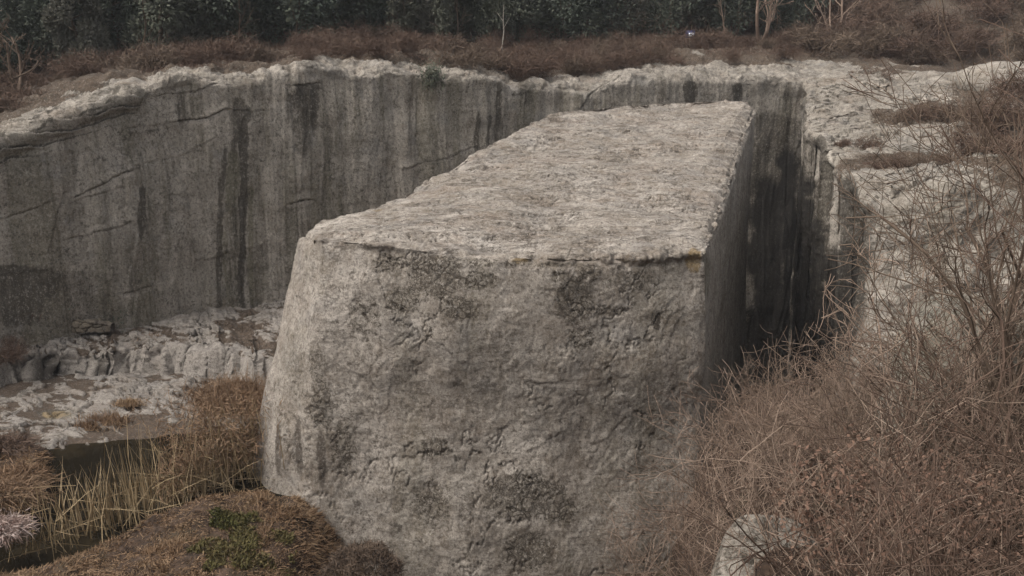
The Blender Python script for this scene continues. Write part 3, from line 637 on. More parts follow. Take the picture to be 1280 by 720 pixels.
# ------------------------------------------------------------------ ground sheet and pond
gx = np.concatenate([np.linspace(-300, -20, 30)[:-1], np.linspace(-20, 2, 330)[:-1], np.linspace(2, 22, 200)[:-1], np.linspace(22, 300, 30)])
gy = np.concatenate([np.linspace(-60, .5, 14)[:-1], np.linspace(.5, 15, 190)[:-1], np.linspace(15, 26, 260)[:-1], np.linspace(26, 40, 40)[:-1], np.linspace(40, 400, 30)])
def ground_z(x, y, detail=True):
    x = np.asarray(x, float); y = np.asarray(y, float)
    P = np.stack([x, y, 0 * x], -1).reshape(-1, 3)
    nz = fbm(P, .5, 4, .55, seed=70).reshape(x.shape) if detail else 0
    pit = -12.2 + 0 * x
    # bank between pond and block (pond edge runs from x=-11,y=18.3 to x=-5.5,y=22)
    e = y - tab(x, [(-30, 16.5), (-13, 17.2), (-11.2, 17.6), (-10, 18.5), (-9, 19.8), (-8, 21.0), (-6.3, 21.3), (-3, 22.5), (2, 23)])
    bank = -10.78 + .6 * nz
    bank = bank - sm(-6.0, -3.2, x) * 2.4 + .12 * np.exp(-((x + 8) ** 2 + (y - 20) ** 2) / 3)
    pit = np.where(True, bank + (pit - bank) * sm(-.5, .9, e), pit)
    lft = sm(-12.3, -13.6, x + .15 * (y - 22)); pit = pit + (-10.8 + .3 * nz - pit) * lft * sm(25.5, 24, y)
    # slope on the right, under the thicket
    hs_ = tab(y, [(-60, -1.9), (1.5, -1.9), (4, -3.3), (7, -4.9), (10, -5.6), (14, -6.8), (18, -8.6), (22, -10.2), (26, -15), (30, -18), (40, -18.5)])
    hs_ = hs_ + np.clip(x - 5, -3, 30) * .16 * sm(3, 10, y) + .5 * nz
    k = sm(-.5, 1.1, x - .215 * y + .5 * nz)
    pit = pit - 6.3 * sm(22.5, 26, y) * sm(-4, -2, x)
    k = np.maximum(k, sm(4.5, 1.5, y))
    return pit * (1 - k) + hs_ * k
X, Y = np.meshgrid(gx, gy, indexing='ij'); Z = ground_z(X, Y)
V = np.stack([X, Y, Z], -1).reshape(-1, 3); V[:, 2] += .06 * fbm(V, 2.3, 3)
o = mesh('ground', V, grid_faces(len(gx), len(gy)), [M['soil']]); tag(o, 'brown earth bank and slope', kind='structure')
w_ = np.array([[-60, 10, -11.12], [-5.6, 10, -11.12], [-5.6, 22.6, -11.12], [0, 26, -11.12], [0, 32, -11.12], [-60, 32, -11.12]])
o = mesh('water', w_, np.array([[0, 1, 2, 3, 4, 5]]), [WATER]); tag(o, 'dark still pond water', kind='structure')

# ------------------------------------------------------------------ thin plant matter builders
def blades(P, Dv, L, W, bend=.25, up=None):
    """each blade: a bent strip of two quads -> tapering. P base (n,3), Dv direction, L length, W width"""
    n = len(P); Dv = Dv / np.linalg.norm(Dv, axis=1)[:, None]
    r = rng.normal(size=(n, 3)); S = np.cross(Dv, r); S /= np.linalg.norm(S, axis=1)[:, None]
    B = np.cross(Dv, S) * (bend * (rng.random(n) - .1))[:, None]; B[:, 2] -= bend * .5 * rng.random(n)
    L = L[:, None]; W = W[:, None]
    p1 = P + Dv * L * .5 + B * L * .15; p2 = P + Dv * L * .92 + B * L * .7
    V = np.stack([P - S * W, P + S * W, p1 - S * W * .8, p1 + S * W * .8, p2 - S * W * .15, p2 + S * W * .15], 1).reshape(-1, 3)
    b = (np.arange(n) * 6)[:, None]
    Fc = np.concatenate([b + np.array([[0, 1, 3, 2]]), b + np.array([[2, 3, 5, 4]])])
    return V, Fc

def tube_mesh(segs, sides=3):
    S = np.array(segs, float); P0, P1, R0, R1 = S[:, :3], S[:, 3:6], S[:, 6], S[:, 7]
    d = P1 - P0; d /= np.linalg.norm(d, axis=1)[:, None] + 1e-9
    a = np.where(np.abs(d[:, 2:3]) > .9, [[1., 0, 0]], [[0, 0, 1.]]); x = np.cross(d, a); x /= np.linalg.norm(x, axis=1)[:, None]; y = np.cross(d, x)
    th = np.arange(sides) * 2 * math.pi / sides
    ring = x[:, None] * np.cos(th)[None, :, None] + y[:, None] * np.sin(th)[None, :, None]
    A0 = P0[:, None] - d[:, None] * R0[:, None, None] * .3 + ring * R0[:, None, None]; A1 = P1[:, None] + ring * R1[:, None, None]
    V = np.concatenate([A0, A1], 1).reshape(-1, 3); b = (np.arange(len(S)) * 2 * sides)[:, None]
    Fc = np.concatenate([b + np.array([[k, (k + 1) % sides, sides + (k + 1) % sides, sides + k]]) for k in range(sides)])
    return V, Fc

def grow(segs, tips, p, d, L, r, lev, R, droop=0., upb=.12, wig=.22, kids=(7, 5, 4), tk=.55):
    n = 7 if lev else 5; n = max(3, n - (0 if lev else 1)); sl = L / n
    for i in range(n):
        j = Vector((R.gauss(0, wig), R.gauss(0, wig), R.gauss(0, wig) + upb * (.5 if lev < 1 else 1) - droop))
        d = (d + j * .55).normalized(); q = p + d * sl
        r1 = r * (1 - .75 / n) if n else r
        segs.append((*p, *q, r, r1)); p = q; r = r1
        if lev > 0 and i > 0:
            c = kids[min(len(kids) - 1, lev)] / n
            k = int(c) + (R.random() < c - int(c))
            for _ in range(k):
                a = Vector((R.gauss(0, 1), R.gauss(0, 1), R.gauss(0, .7))).normalized()
                nd = (d * .75 + a * .8).normalized()
                grow(segs, tips, p.copy(), nd, L * tk * R.uniform(.6, 1.1), max(r * .6, .0028), lev - 1, R, droop, upb, wig, kids, tk)
    tips.append(tuple(p))

BOUNDS = []
def shrub_mesh(seed, stems=9, L=1.7, r=.014, lev=2, spread=.9, kids=(3, 4, 7), upb=.10, mat='twig', minr=None, wig=.22, tk=.55, dirv=None):
    R = random.Random(seed); segs = []; tips = []; BOUNDS.clear()
    for k in range(stems):
        BOUNDS.append(len(segs))
        a = R.uniform(0, 2 * math.pi); s = spread * math.sqrt(R.random())
        d = Vector((math.cos(a) * s, math.sin(a) * s, 1)).normalized()
        if dirv: d = (d + Vector(dirv)).normalized()
        b = Vector((math.cos(a) * .12 * s, math.sin(a) * .12 * s, -.15))
        grow(segs, tips, b, d, L * R.uniform(.7, 1.15), r * R.uniform(.7, 1.2), lev, R, 0, upb, wig, kids, tk)
    if minr: segs = [(*s[:6], max(s[6], minr), max(s[7], minr)) for s in segs]
    return segs, tips

def raw_mesh(name, V, Fc, mat, smooth=False):
    o = mesh(name, V, Fc, [mat], smooth=smooth); me = o.data; scene.collection.objects.unlink(o); bpy.data.objects.remove(o); return me
def put(me, name, loc, rz=0, sc=1, parent=None, tilt=(0, 0)):
    o = bpy.data.objects.new(name, me); scene.collection.objects.link(o); o.location = loc
    o.rotation_euler = (tilt[0], tilt[1], rz); o.scale = (sc,) * 3 if not isinstance(sc, tuple) else sc; o.parent = parent; return o

# ------------------------------------------------------------------ evergreen wood above the wall
def crown_points(n, H, Rr, seed, col=False):
    g = np.random.default_rng(seed); out = []
    nb = 26 if not col else 18
    cz = g.random(nb) ** .8; ca = g.random(nb) * 6.28
    prof_ = (np.sin(np.clip(cz, 0, 1) ** .75 * math.pi) * .75 + .2) if not col else (1 - cz) * .6 + .35
    cr = Rr * prof_ * (.35 + .5 * g.random(nb))
    C = np.stack([np.cos(ca) * cr, np.sin(ca) * cr, (.10 + .84 * cz) * H], 1)
    sz = Rr * (.28 + .3 * g.random(nb)) * (1.1 - .55 * cz)
    idx = g.integers(0, nb, n); q = g.normal(size=(n, 3)); q /= np.linalg.norm(q, axis=1)[:, None]
    q *= (g.random(n) ** .45)[:, None]
    P = C[idx] + q * sz[idx][:, None] * np.array([1, 1, 1.15 if not col else 1.9])
    return P, C[idx], g
def crown_mesh(name, n, H, Rr, seed, mat, col=False, leaf=.16):
    P, C, g = crown_points(n, H, Rr, seed, col)
    d = P - C + np.array([0, 0, .25]) + g.normal(size=P.shape) * .35; d /= np.linalg.norm(d, axis=1)[:, None]
    s_ = np.cross(d, g.normal(size=P.shape)); s_ /= np.linalg.norm(s_, axis=1)[:, None]
    L = leaf * (.6 + .8 * g.random(n))[:, None]
    V = np.stack([P - s_ * L * .35, P + s_ * L * .35, P + d * L + s_ * L * .12, P + d * L - s_ * L * .12], 1).reshape(-1, 3)
    return raw_mesh(name, V, np.arange(len(V)).reshape(-1, 4), mat)
def trunk_mesh(name, H, r, seed, mat):
    R = random.Random(seed); segs = []; p = Vector((0, 0, -.5)); d = Vector((0, 0, 1)); n = 8
    for i in range(n):
        d = (d + Vector((R.gauss(0, .06), R.gauss(0, .06), .1))).normalized(); q = p + d * H / n
        segs.append((*p, *q, r * (1 - i / n) + .02, r * (1 - (i + 1) / n) + .02))
        if i > 1:
            for _ in range(3):
                a = R.uniform(0, 6.28); e = Vector((math.cos(a), math.sin(a), .45)).normalized()
                l = H * .22 * (1.2 - i / n); segs.append((*q, *(q + e * l), r * .3, .012))
        p = q
    V, Fc = tube_mesh(segs, 6); return raw_mesh(name, V, Fc, mat, True)
cones = []
for i in range(6):
    col = i in (2, 5); H = (7.5, 8.5, 6.5, 9, 7, 5.5)[i]; Rr = (2.6, 2.3, 1.25, 3, 2.0, 1.0)[i]
    cones.append((crown_mesh('crown', 15000 if not col else 9000, H, Rr, 100 + i, M[('needle', 'needle2', 'needle', 'needle', 'needle3', 'needle2')[i]], col), trunk_mesh('trunk', H * .93, .16, i, M['bark'])))
def evergreen(px_, D, k, sc=1.0, label=None, name='evergreen_tree', group='evergreens of the dense wood above the quarry wall', dz=0):
    p = at(px_, 80, D); z = plateau_z(px_, D) + dz
    r = empty(name, (p[0], p[1], z - .1), rnd.uniform(0, 6.28)); r.scale = (sc, sc, sc * rnd.uniform(.92, 1.1))
    tag(r, label or 'dark evergreen tree in the dense wood above the quarry wall', 'tree', group)
    put(cones[k][0], 'crown', (0, 0, 0), parent=r); put(cones[k][1], 'trunk', (0, 0, 0), parent=r)
    return r
for row, (dd_, n_) in enumerate(((15.5, 25), (20, 22), (26, 20), (34, 18))):
    for i in range(n_):
        x_ = -90 + (i + rnd.uniform(.25, .75)) * (1120 / n_)
        k = rnd.choice((0, 1, 3, 4, 0, 3))
        D_ = float(tab(x_, RD)) + dd_ + rnd.uniform(-2.4, 2.6)
        if row == 0 and 860 < x_ < 1010: D_ += 4
        evergreen(x_, D_, k, rnd.uniform(.68, 1.2))
for x_, dd_, k, sc, lb in ((505, 12.5, 5, 1., 'leftmost of the four slim cypresses in front of the dark wood'), (553, 11.5, 5, .78, 'shortest slim cypress, standing low at the edge of the brown brush'),
                           (483, 14.5, 2, 1.0, None), (600, 14, 2, .9, None)):
    evergreen(x_, float(tab(x_, RD)) + dd_, k, sc, lb or ('slim cypress left of the gap at the centre of the wood' if x_ < 500 else 'slim cypress close to the thin pale trunk in the wood'), 'cypress_tree', 'slim cypresses at the wood edge')

# bare trees
def bare_tree(name, loc, H, r, seed, mat, label, lev=3, kids=(2, 3, 4, 6), minr=.012, spread=.2, group=None, dirv=None, tk=.5, cat='tree', stems=1, upb=.16, wig=.2, clear=False):
    segs, tips = shrub_mesh(seed, stems, H, r, lev, spread, kids, upb, minr=minr, wig=wig, tk=tk, dirv=dirv)
    th = r * .45; bd = BOUNDS[:] + [len(segs)]; o = empty(name, loc); tag(o, label, cat, group)
    for i in range(len(bd) - 1):
        sg_ = segs[bd[i]:bd[i + 1]]
        if clear:      # branches do not reach out over the block and the cleft
            sg_ = [q for q in sg_ if q[3] + loc[0] > .36 * (q[4] + loc[1]) or q[6] > th]
        if sg_: V, Fc = tube_mesh(sg_, 5); mesh('stem', V, Fc, [mat], parent=o)
    return o
def on_plateau(px_, D): p = at(px_, 80, D); return (float(p[0]), float(p[1]), plateau_z(px_, D))
bare_tree('bare_tree', on_plateau(948, 58), 5.0, .12, 5, M['twig'], 'bare grey tree with forked trunks at the right end of the dark wood', spread=.5, stems=3, minr=.016)
bare_tree('bare_tree', on_plateau(20, 38), 3.0, .14, 15, M['twig_dark'], 'bare dark tree at the far left edge above the tilted rock layers', spread=.5, stems=2, minr=.012)
bare_tree('bare_tree', on_plateau(1040, 60), 4.0, .09, 25, M['twig'], 'small bare tree where the wood meets the brown hillside', spread=.6, stems=3, minr=.016)
for i in range(10):
    x_ = -30 + i * 104 + rnd.uniform(-22, 22); D_ = float(tab(x_, RD)) + rnd.uniform(11.5, 15)
    bare_tree('bare_tree', on_plateau(x_, D_), rnd.uniform(2.6, 4.6), .06, 300 + i, M['twig_dark' if i % 4 else 'bark'], 'slim leafless tree at the front of the evergreen wood', lev=2, kids=(2, 4, 6), spread=.25, stems=1, minr=.010, group='leafless trees along the front of the wood', tk=.5, upb=.2)
# thin pale dead trunk
segs = []; p = Vector(on_plateau(628, 52.5)); p.z -= .2; d = Vector((0.02, 0, 1))
o = empty('dead_tree', p); tag(o, 'thin pale dead trunk standing against the dark wood', 'tree')
q = Vector((0, 0, 0))
for i in range(6):
    q2 = q + Vector((rnd.uniform(-.04, .06), 0, .47)); segs.append((*q, *q2, .045 - i * .006, .039 - i * .006)); q = q2
V, Fc = tube_mesh(segs, 6); mesh('trunk', V, Fc, [M['pale_bark']], parent=o)
segs = [(0.05, 0, 1.5, .4, .1, 2.1, .015, .008), (0.05, 0, 1.9, -.3, .1, 2.4, .015, .008)]
V, Fc = tube_mesh(segs, 5); mesh('branches', V, Fc, [M['pale_bark']], parent=o)

# small sign by the wood
p = on_plateau(861, 55); s_o = empty('sign', p); tag(s_o, 'small blue and white notice sign on a post at the edge of the wood', 'sign')
def box(name, c, h, mat, parent, bev=0):
    c = np.array(c); h = np.array(h); g = np.array([(x, y, z) for x in (-1, 1) for y in (-1, 1) for z in (-1, 1)]) * h + c
    Fc = np.array([[0, 1, 3, 2], [4, 6, 7, 5], [0, 4, 5, 1], [2, 3, 7, 6], [0, 2, 6, 4], [1, 5, 7, 3]])
    return mesh(name, g, Fc, [mat], smooth=False, parent=parent)
zs = float(at(861, 43, 55)[2]) - p[2]
box('post', (0, .03, zs / 2 - .1), (.035, .03, zs / 2 + .1), M['pale_bark'], s_o)
box('panel', (0, 0, zs), (.27, .015, .22), plain('sign_blue', (.02, .03, .11), (.03, .045, .14), 3, .5), s_o)
box('notice', (.07, -.019, -.03 + zs), (.16, .003, .12), plain('sign_white', (.6, .62, .68), (.7, .7, .74), 3, .5), s_o)

# ------------------------------------------------------------------ brown brush on the plateau and the far right hillside
brush = []
for i in range(5):
    g = np.random.default_rng(40 + i); n = 1500
    a = g.random(n) * 6.28; s_ = g.random(n) ** .5
    nb_ = 7; C_ = np.stack([g.normal(size=nb_) * .38, g.normal(size=nb_) * .38, .15 + .45 * g.random(nb_)], 1); ci = g.integers(0, nb_, n)
    P = C_[ci] + g.normal(size=(n, 3)) * np.array([.2, .2, .16]) * (.6 + .8 * g.random(nb_))[ci][:, None]; P[:, 2] = np.abs(P[:, 2]) - .05
    D_ = g.normal(size=(n, 3)) + np.array([0, 0, .55]) + (C_[ci] * np.array([1, 1, 0])) * .8
    V, Fc = blades(P, D_, .12 + .38 * g.random(n), .005 + .006 * g.random(n), .5)
    brush.append(V); brush[-1] = raw_mesh('dry_shrub', V, Fc, M['twig_red'] if i < 3 else M['twig_dark'])
def top_of(px_, D): return on_plateau(px_, D)
cnt = 0
for i in range(170):
    x_ = rnd.uniform(-20, 1000); rd_ = float(tab(x_, RD)); lo = float(tab(x_, SDD)) * .95
    D_ = rd_ + rnd.uniform(lo * .62, 13.5)
    if x_ > 860 and D_ < rd_ + 9: continue
    if x_ < 380 and rnd.random() < .45: continue
    p = top_of(x_, D_)
    o = put(rnd.choice(brush), 'dry_shrub', (p[0], p[1], p[2] - .05), rnd.uniform(0, 6.28), rnd.uniform(.7, 1.25))
    tag(o, 'brown leafless shrub in the band of brush above the quarry wall', 'shrub', 'brown shrubs above the quarry wall')
for i in range(110):
    x_ = rnd.uniform(1000, 1330); rd_ = float(tab(x_, RD)); D_ = rd_ + rnd.uniform(8, 30); p = top_of(x_, D_)
    o = put(rnd.choice(brush), 'dry_shrub', (p[0], p[1], p[2] - .05), rnd.uniform(0, 6.28), rnd.uniform(1.1, 2.0))
    tag(o, 'brown leafless shrub on the overgrown hillside at the upper right', 'shrub', 'brown shrubs on the upper right hillside')
for x_, dd_, sc, lb in ((650, 1.4, 1.35, 'large dark brown bush hanging over the middle of the wall edge'), (675, 2.0, 1.3, 'brown bush just right of the big overhanging bush on the wall edge'),
                        (915, 4.0, .8, 'brown bush on the pale rock left of the cleft top'), (980, 5, .9, 'brown bush on the pale rock above the cleft'), (385, .9, .6, 'small brown tuft on the pale rock hump above the black stained streak')):
    rd_ = float(tab(x_, RD)); p = top_of(x_, rd_ + dd_)
    tag(put(brush[1], 'bush', (p[0], p[1], p[2]), x_, sc), lb, 'bush')
p = at(540, 96, float(tab(540, RD)) - .1)
g = np.random.default_rng(9); n = 700; q = g.normal(size=(n, 3)) * np.array([.25, .2, .28])
V, Fc = blades(q, g.normal(size=(n, 3)) + np.array([0, 0, .5]), .1 + .12 * g.random(n), .02 + 0 * g.random(n), .2)
o = put(raw_mesh('bush', V, Fc, M['needle']), 'bush', p); tag(o, 'small dark green bush rooted in the wall edge', 'bush')

# brush on the right rock mass
mass_pts = [(1072, 222, 29.5, .55), (1095, 212, 30, .5), (1120, 208, 30, .5), (1150, 205, 29.8, .55), (1180, 204, 29.3, .55), (1090, 100, 46, .9), (1155, 150, 37, .9), (1180, 145, 37.5, .8), (1130, 148, 37, .7),
            (1210, 150, 36, 1.1), (1240, 160, 35, 1.2), (1270, 150, 35, 1.3), (1215, 190, 32, 1.1), (1250, 195, 31, 1.1), (1085, 185, 33, .6), (1060, 96, 48, .5), (1228, 245, 27, .9), (1265, 205, 30, 1.2), (1280, 120, 40, 1.4), (1050, 180, 34, .4), (1110, 165, 35.5, .4)]
for x_, y_, D_, sc in mass_pts:
    p = at(x_, y_, D_); o = put(rnd.choice(brush), 'dry_shrub', (p[0], p[1], p[2] - .15), rnd.uniform(0, 6), sc)
    tag(o, 'low brown shrub growing in the hollows of the rock right of the cleft', 'shrub', 'low shrubs on the rock right of the cleft')

# rounded outcrop at the upper right
g_u = np.linspace(0, 2 * math.pi, 121)[:-1]; g_v = np.linspace(.02, 1, 60) * math.pi * .62
U_, V_ = np.meshgrid(g_u, g_v, indexing='ij')
V = np.stack([np.sin(V_) * np.cos(U_) * 2.2, np.sin(V_) * np.sin(U_) * 1.5, np.cos(V_) * 1.05], -1).reshape(-1, 3)
Fc = grid_faces(120, 60, True); N = normals(V, Fc); N *= np.sign((N * V).sum(1))[:, None]
V = V + N * (.35 * fbm(V, .6, 4, seed=80) + .06 * fbm(V, 4, 3, seed=81))[:, None]; z_ = np.zeros(len(V))
o = mesh('rock_outcrop', V, Fc, [M['wall']], dict(pale=z_ + .5, stain_shade=z_, green=z_, ochre=z_, pit=z_, soil=z_, face=z_ + .2))
p = at(1255, 104, 44.5); o.location = p; tag(o, 'rounded pale rock outcrop below the brown hillside', 'rock')

# ------------------------------------------------------------------ foot of the wall at the left: low masonry wall, poles, bushes
n_u, n_v = 90, 30
u = np.linspace(0, 1, n_u); ang = np.interp(u, [0, .22, .5, 1], [2.0, .7, .1, -.25])
step = 3.2 / n_u; X = np.cumsum(np.cos(ang)) * step; Yc = -np.cumsum(np.sin(ang)) * step
Zt = np.interp(u, [0, .1, .6, 1], [.62, .68, .5, .3]) + .05 * np.sin(u * 40) * np.sin(u * 17); rows = []
prof_ = [(0, w_) for w_ in np.linspace(0, 1, 20)] + [(w_ * .4, 1) for w_ in np.linspace(.1, 1, 6)] + [(.4, 1 - w_) for w_ in np.linspace(.1, 1, 4)]
V = np.array([[(X[i], Yc[i] + a, Zt[i] * b) for a, b in prof_] for i in range(n_u)]).reshape(-1, 3)
Fc = grid_faces(n_u, len(prof_)); N = normals(V, Fc)
v1, v2, idc = voro(V * np.array([3.2, 3.2, 5.5])); gp = sm(.16, .02, v2 - v1)
V = V - N * (.05 * gp - .03 * (idc % 7) / 7)[:, None]; z_ = np.zeros(len(V))
o = mesh('stone_wall', V, Fc, [M['masonry']], dict(stain_shade=gp * .9, pale=z_, green=z_, ochre=z_, pit=z_, soil=z_, face=z_))
p = at(70, 412, 33.0); o.location = (p[0], p[1], -9.72); tag(o, 'low curved dry stone wall at the foot of the quarry wall', 'wall')
for (xa, ya, xb, yb, lb) in ((120, 386, 152, 376, 'pale pole leaning beside the low dry stone wall'), (-12, 392, 26, 379, 'pale pole lying in the dark bushes at the far left')):
    a, b = at(xa, ya, 32.6), at(xb, yb, 33.2); V, Fc = tube_mesh([(0, 0, 0, *((b - a) * .5), .035, .03), (*((b - a) * .5), *(b - a), .03, .02)], 6)
    o = mesh('wooden_pole', V, Fc, [M['pale_bark']]); o.location = a; tag(o, lb, 'pole')
for x_, y_, D_, sc, k, lb in ((22, 402, 32.6, 1.6, 3, 'wide bare bush against the wall foot at the far left'), (95, 396, 33.6, 1.35, 1, 'brown bush behind the low dry stone wall'), (130, 396, 33.8, 1.1, 0, 'smaller brown bush at the right end of the low dry stone wall'),
                              (62, 402, 33.2, 1.2, 3, 'bare bush at the left end of the low dry stone wall'), (-15, 405, 31.5, 1.7, 0, 'brown bush cut by the left edge of the photo at the wall foot'), (5, 440, 29.2, .7, 2, 'small red brown shrub at the left edge on the rock terrace')):
    p = at(x_, y_, D_); o = put(brush[k], 'bush', (p[0], p[1], -9.8), x_, sc); tag(o, lb, 'bush')
g = np.random.default_rng(19); n = 2600; q = g.normal(size=(n, 3)) * np.array([.65, .35, .35]) + np.array([0, 0, .55])
V, Fc = blades(q, g.normal(size=(n, 3)) + np.array([0, 0, .5]), .12 + .14 * g.random(n), .02 + 0 * g.random(n), .2)
p = at(28, 385, 32.4); o = put(raw_mesh('evergreen_bush', V, Fc, M['needle']), 'evergreen_bush', (p[0], p[1], -9.8), sc=1.15); tag(o, 'dark green bush against the wall foot at the left', 'bush')
p = at(145, 385, 33.9); o = put(bpy.data.meshes['evergreen_bush'] if 'evergreen_bush' in bpy.data.meshes else o.data, 'evergreen_bush', (p[0], p[1], -9.8), 2, .75); tag(o, 'small dark green bush in the corner right of the dry stone wall', 'bush')

# ------------------------------------------------------------------ grass, reeds, weeds
def scatter(n, xr, yr, ok):
    X = rng.uniform(*xr, n); Y = rng.uniform(*yr, n); k = ok(X, Y); return X[k], Y[k]
X, Y = scatter(330000, (-15, 1), (14, 24), lambda x, y: (fbm(np.stack([x, y, 0 * x], 1), .9, 4, .6, seed=90) > -.9))
Z = ground_z(X, Y); k = (Z > -11.15) | (X > -6.6); X, Y, Z = X[k], Y[k], Z[k]
ppx, ppy = pix(np.stack([X, Y, Z], 1)); k = (ppx > -40) & (ppx < 560) & (ppy < 800); X, Y, Z = X[k], Y[k], Z[k]
n = len(X); P = np.stack([X, Y, Z - .02], 1)
flow = np.stack([fbm(P, .7, 2, seed=91) * 2 + .5, fbm(P, .7, 2, seed=92) * 2 - .3, .55 + .5 * rng.random(n)], 1) + rng.normal(size=(n, 3)) * .95
flow[:, 2] = np.abs(flow[:, 2]) * (.25 + .8 * (fbm(P, 1.3, 3, seed=96) > .05))
V, Fc = blades(P, flow, .06 + .14 * rng.random(n) ** 2 + .16 * (fbm(P, 1.1, 3, seed=93) > .14) * rng.random(n), .006 + .005 * rng.random(n), .6)
o = mesh('dry_grass', V, Fc, [M['grass']], smooth=False); tag(o, 'flattened dry brown grass covering the bank beside the block', 'grass', kind='stuff')
GB = (V, Fc)
# dark brown mound of dead bracken at the block's foot
n = 9000; a = rng.random(n) * 6.28; s_ = rng.random(n) ** .5; c = at(452, 700, 18.6)
P = np.stack([c[0] + np.cos(a) * s_ * .95, c[1] + np.sin(a) * s_ * 1.0, np.zeros(n)], 1); P[:, 2] = c[2] - .3 + .6 * (1 - s_ ** 2) - rng.random(n) * .3 + .5 * fbm(np.column_stack([P[:, :2], 0 * s_]), 1.6, 3, seed=97)
V, Fc = blades(P, rng.normal(size=(n, 3)) + np.array([0, 0, .6]), .10 + .12 * rng.random(n), .006 + .004 * rng.random(n), .5)
o = mesh('dead_bush', V, Fc, [M['twig_dark']], smooth=False); tag(o, 'low rounded dark brown dead bush against the foot of the block', 'bush')

# weeds
def weed_patch(cx, cy, D, rx, ry, n, h, name, label, kind):
    c = at(cx, cy, D); a = rng.random(n) * 6.28; s_ = rng.random(n) ** .5
    X = c[0] + np.cos(a) * s_ * rx; Y = c[1] + np.sin(a) * s_ * ry; P = np.stack([X, Y, ground_z(X, Y)], 1)
    keep = fbm(P, 1.6, 4, .65, seed=95) > -.05 + .45 * (s_ - .5); P = P[keep]; m = len(P); P[:, 2] += rng.random(m) * h
    V, Fc = blades(P, rng.normal(size=(m, 3)) * .8 + np.array([0, 0, .7]), .05 + .08 * rng.random(m), .012 + .01 * rng.random(m), .4)
    o = mesh(name, V, Fc, [M['weed']], smooth=False); tag(o, label, 'weeds', kind=kind)
weed_patch(300, 655, 18.6, 1.25, 1.3, 9000, .07, 'green_weeds', 'spreading green weeds on the brown bank', 'stuff')
weed_patch(368, 682, 17.8, .32, .3, 1500, .10, 'weed_tuft', 'small bright green tuft right of the weed patch', None)
weed_patch(285, 632, 19.6, .55, .3, 1700, .08, 'leafy_weed', 'darkest leafy green weed at the top of the weed patch', None)

# reeds standing in the pond
XR = []; 
def reed_band(n, pts, jx, jy):
    pts = np.array(pts, float); i = rng.integers(0, len(pts) - 1, n); f = rng.random(n)[:, None]
    q = pts[i] * (1 - f) + pts[i + 1] * f; return q + np.stack([rng.normal(size=n) * jx, rng.normal(size=n) * jy], 1)
q = reed_band(500, [(-9.8, 19.9), (-9.0, 21.2), (-8.2, 22.2), (-7.4, 22.8), (-6.6, 23.2)], .35, .45)
q2 = reed_band(110, [(-11.3, 18.9), (-10.6, 19.6), (-9.9, 20.4)], .35, .4)
q = np.concatenate([q, q2]); n = len(q); P = np.column_stack([q, np.full(n, -11.2)])
lean = rng.normal(size=(n, 3)) * .13; lean[:, 2] = 1; lean[:, 0] -= .04
L = 1.1 + 1.8 * rng.random(n) ** 1.3 * np.where(np.arange(n) < 500, 1, .6)
V, Fc = blades(P, lean, L, .010 + .007 * rng.random(n), .28)
m = 300; qi = rng.integers(0, n, m); P2 = P[qi] + np.array([0, 0, .3]) + rng.normal(size=(m, 3)) * .3
V2, F2 = blades(P2, rng.normal(size=(m, 3)) * np.array([1, .5, .35]), 1.0 + rng.random(m), .008 + 0 * rng.random(m), .4)
o = mesh('reed_stalks', np.concatenate([V, V2]), np.concatenate([Fc, F2 + len(V)]), [M['reed']], smooth=False); tag(o, 'tall dry yellow brown reed stalks standing in the pond', 'reeds', kind='stuff')
m = 7000; sel = rng.integers(0, n, m); sel = sel[(P[sel, 0] > -8.9)]; m = len(sel); tz = rng.random(m)
P3 = P[sel] + lean[sel] * (L[sel] * (.55 + .5 * tz))[:, None] + rng.normal(size=(m, 3)) * .08
V, Fc = blades(P3, rng.normal(size=(m, 3)) * .8 + np.array([.15, 0, -.1]), .12 + .22 * rng.random(m), .006 + .006 * rng.random(m), .8)
# drooping grass mat by the shelf and next to the block
m2 = 7000; c0 = at(270, 500, 25.5); c1 = at(318, 505, 25.2); f = rng.random(m2)[:, None]; PP = (c0 * (1 - f) + c1 * f) + rng.normal(size=(m2, 3)) * np.array([.5, .5, .18])
V2, F2 = blades(PP, rng.normal(size=(m2, 3)) * .42 + np.array([.1, -.1, .7]), .25 + .5 * rng.random(m2), .004 + .005 * rng.random(m2), .8)
o = mesh('reed_leaves', np.concatenate([V, V2]), np.concatenate([Fc, F2 + len(V)]), [M['reed_leaf']], smooth=False); tag(o, 'tangled brown dead reed leaves beside the block', 'reeds', kind='stuff')
# grass tufts on the shelf
for i, (x_, y_, D_, s_, lb) in enumerate(((128, 530, 26.2, .6, 'orange brown grass tuft at the edge of the rock shelf by the pond'), (160, 505, 27.5, .35, 'small dry grass tuft in the middle of the rock shelf'), (190, 425, 32, .4, 'rust coloured grass tuft on the terrace below the white streak'))):
    p = at(x_, y_, D_); n = int(1600 * s_ + 300); P = rng.normal(size=(n, 3)) * np.array([.5, .3, .05]) * s_ * 1.2
    V, Fc = blades(P, rng.normal(size=(n, 3)) * .6 + np.array([0, 0, .8]), s_ * (.3 + .5 * rng.random(n)), .006 + .005 * rng.random(n), .6)
    o = mesh('grass_tuft', V, Fc, [M['grass']], smooth=False); o.location = p; tag(o, lb, 'grass tuft')
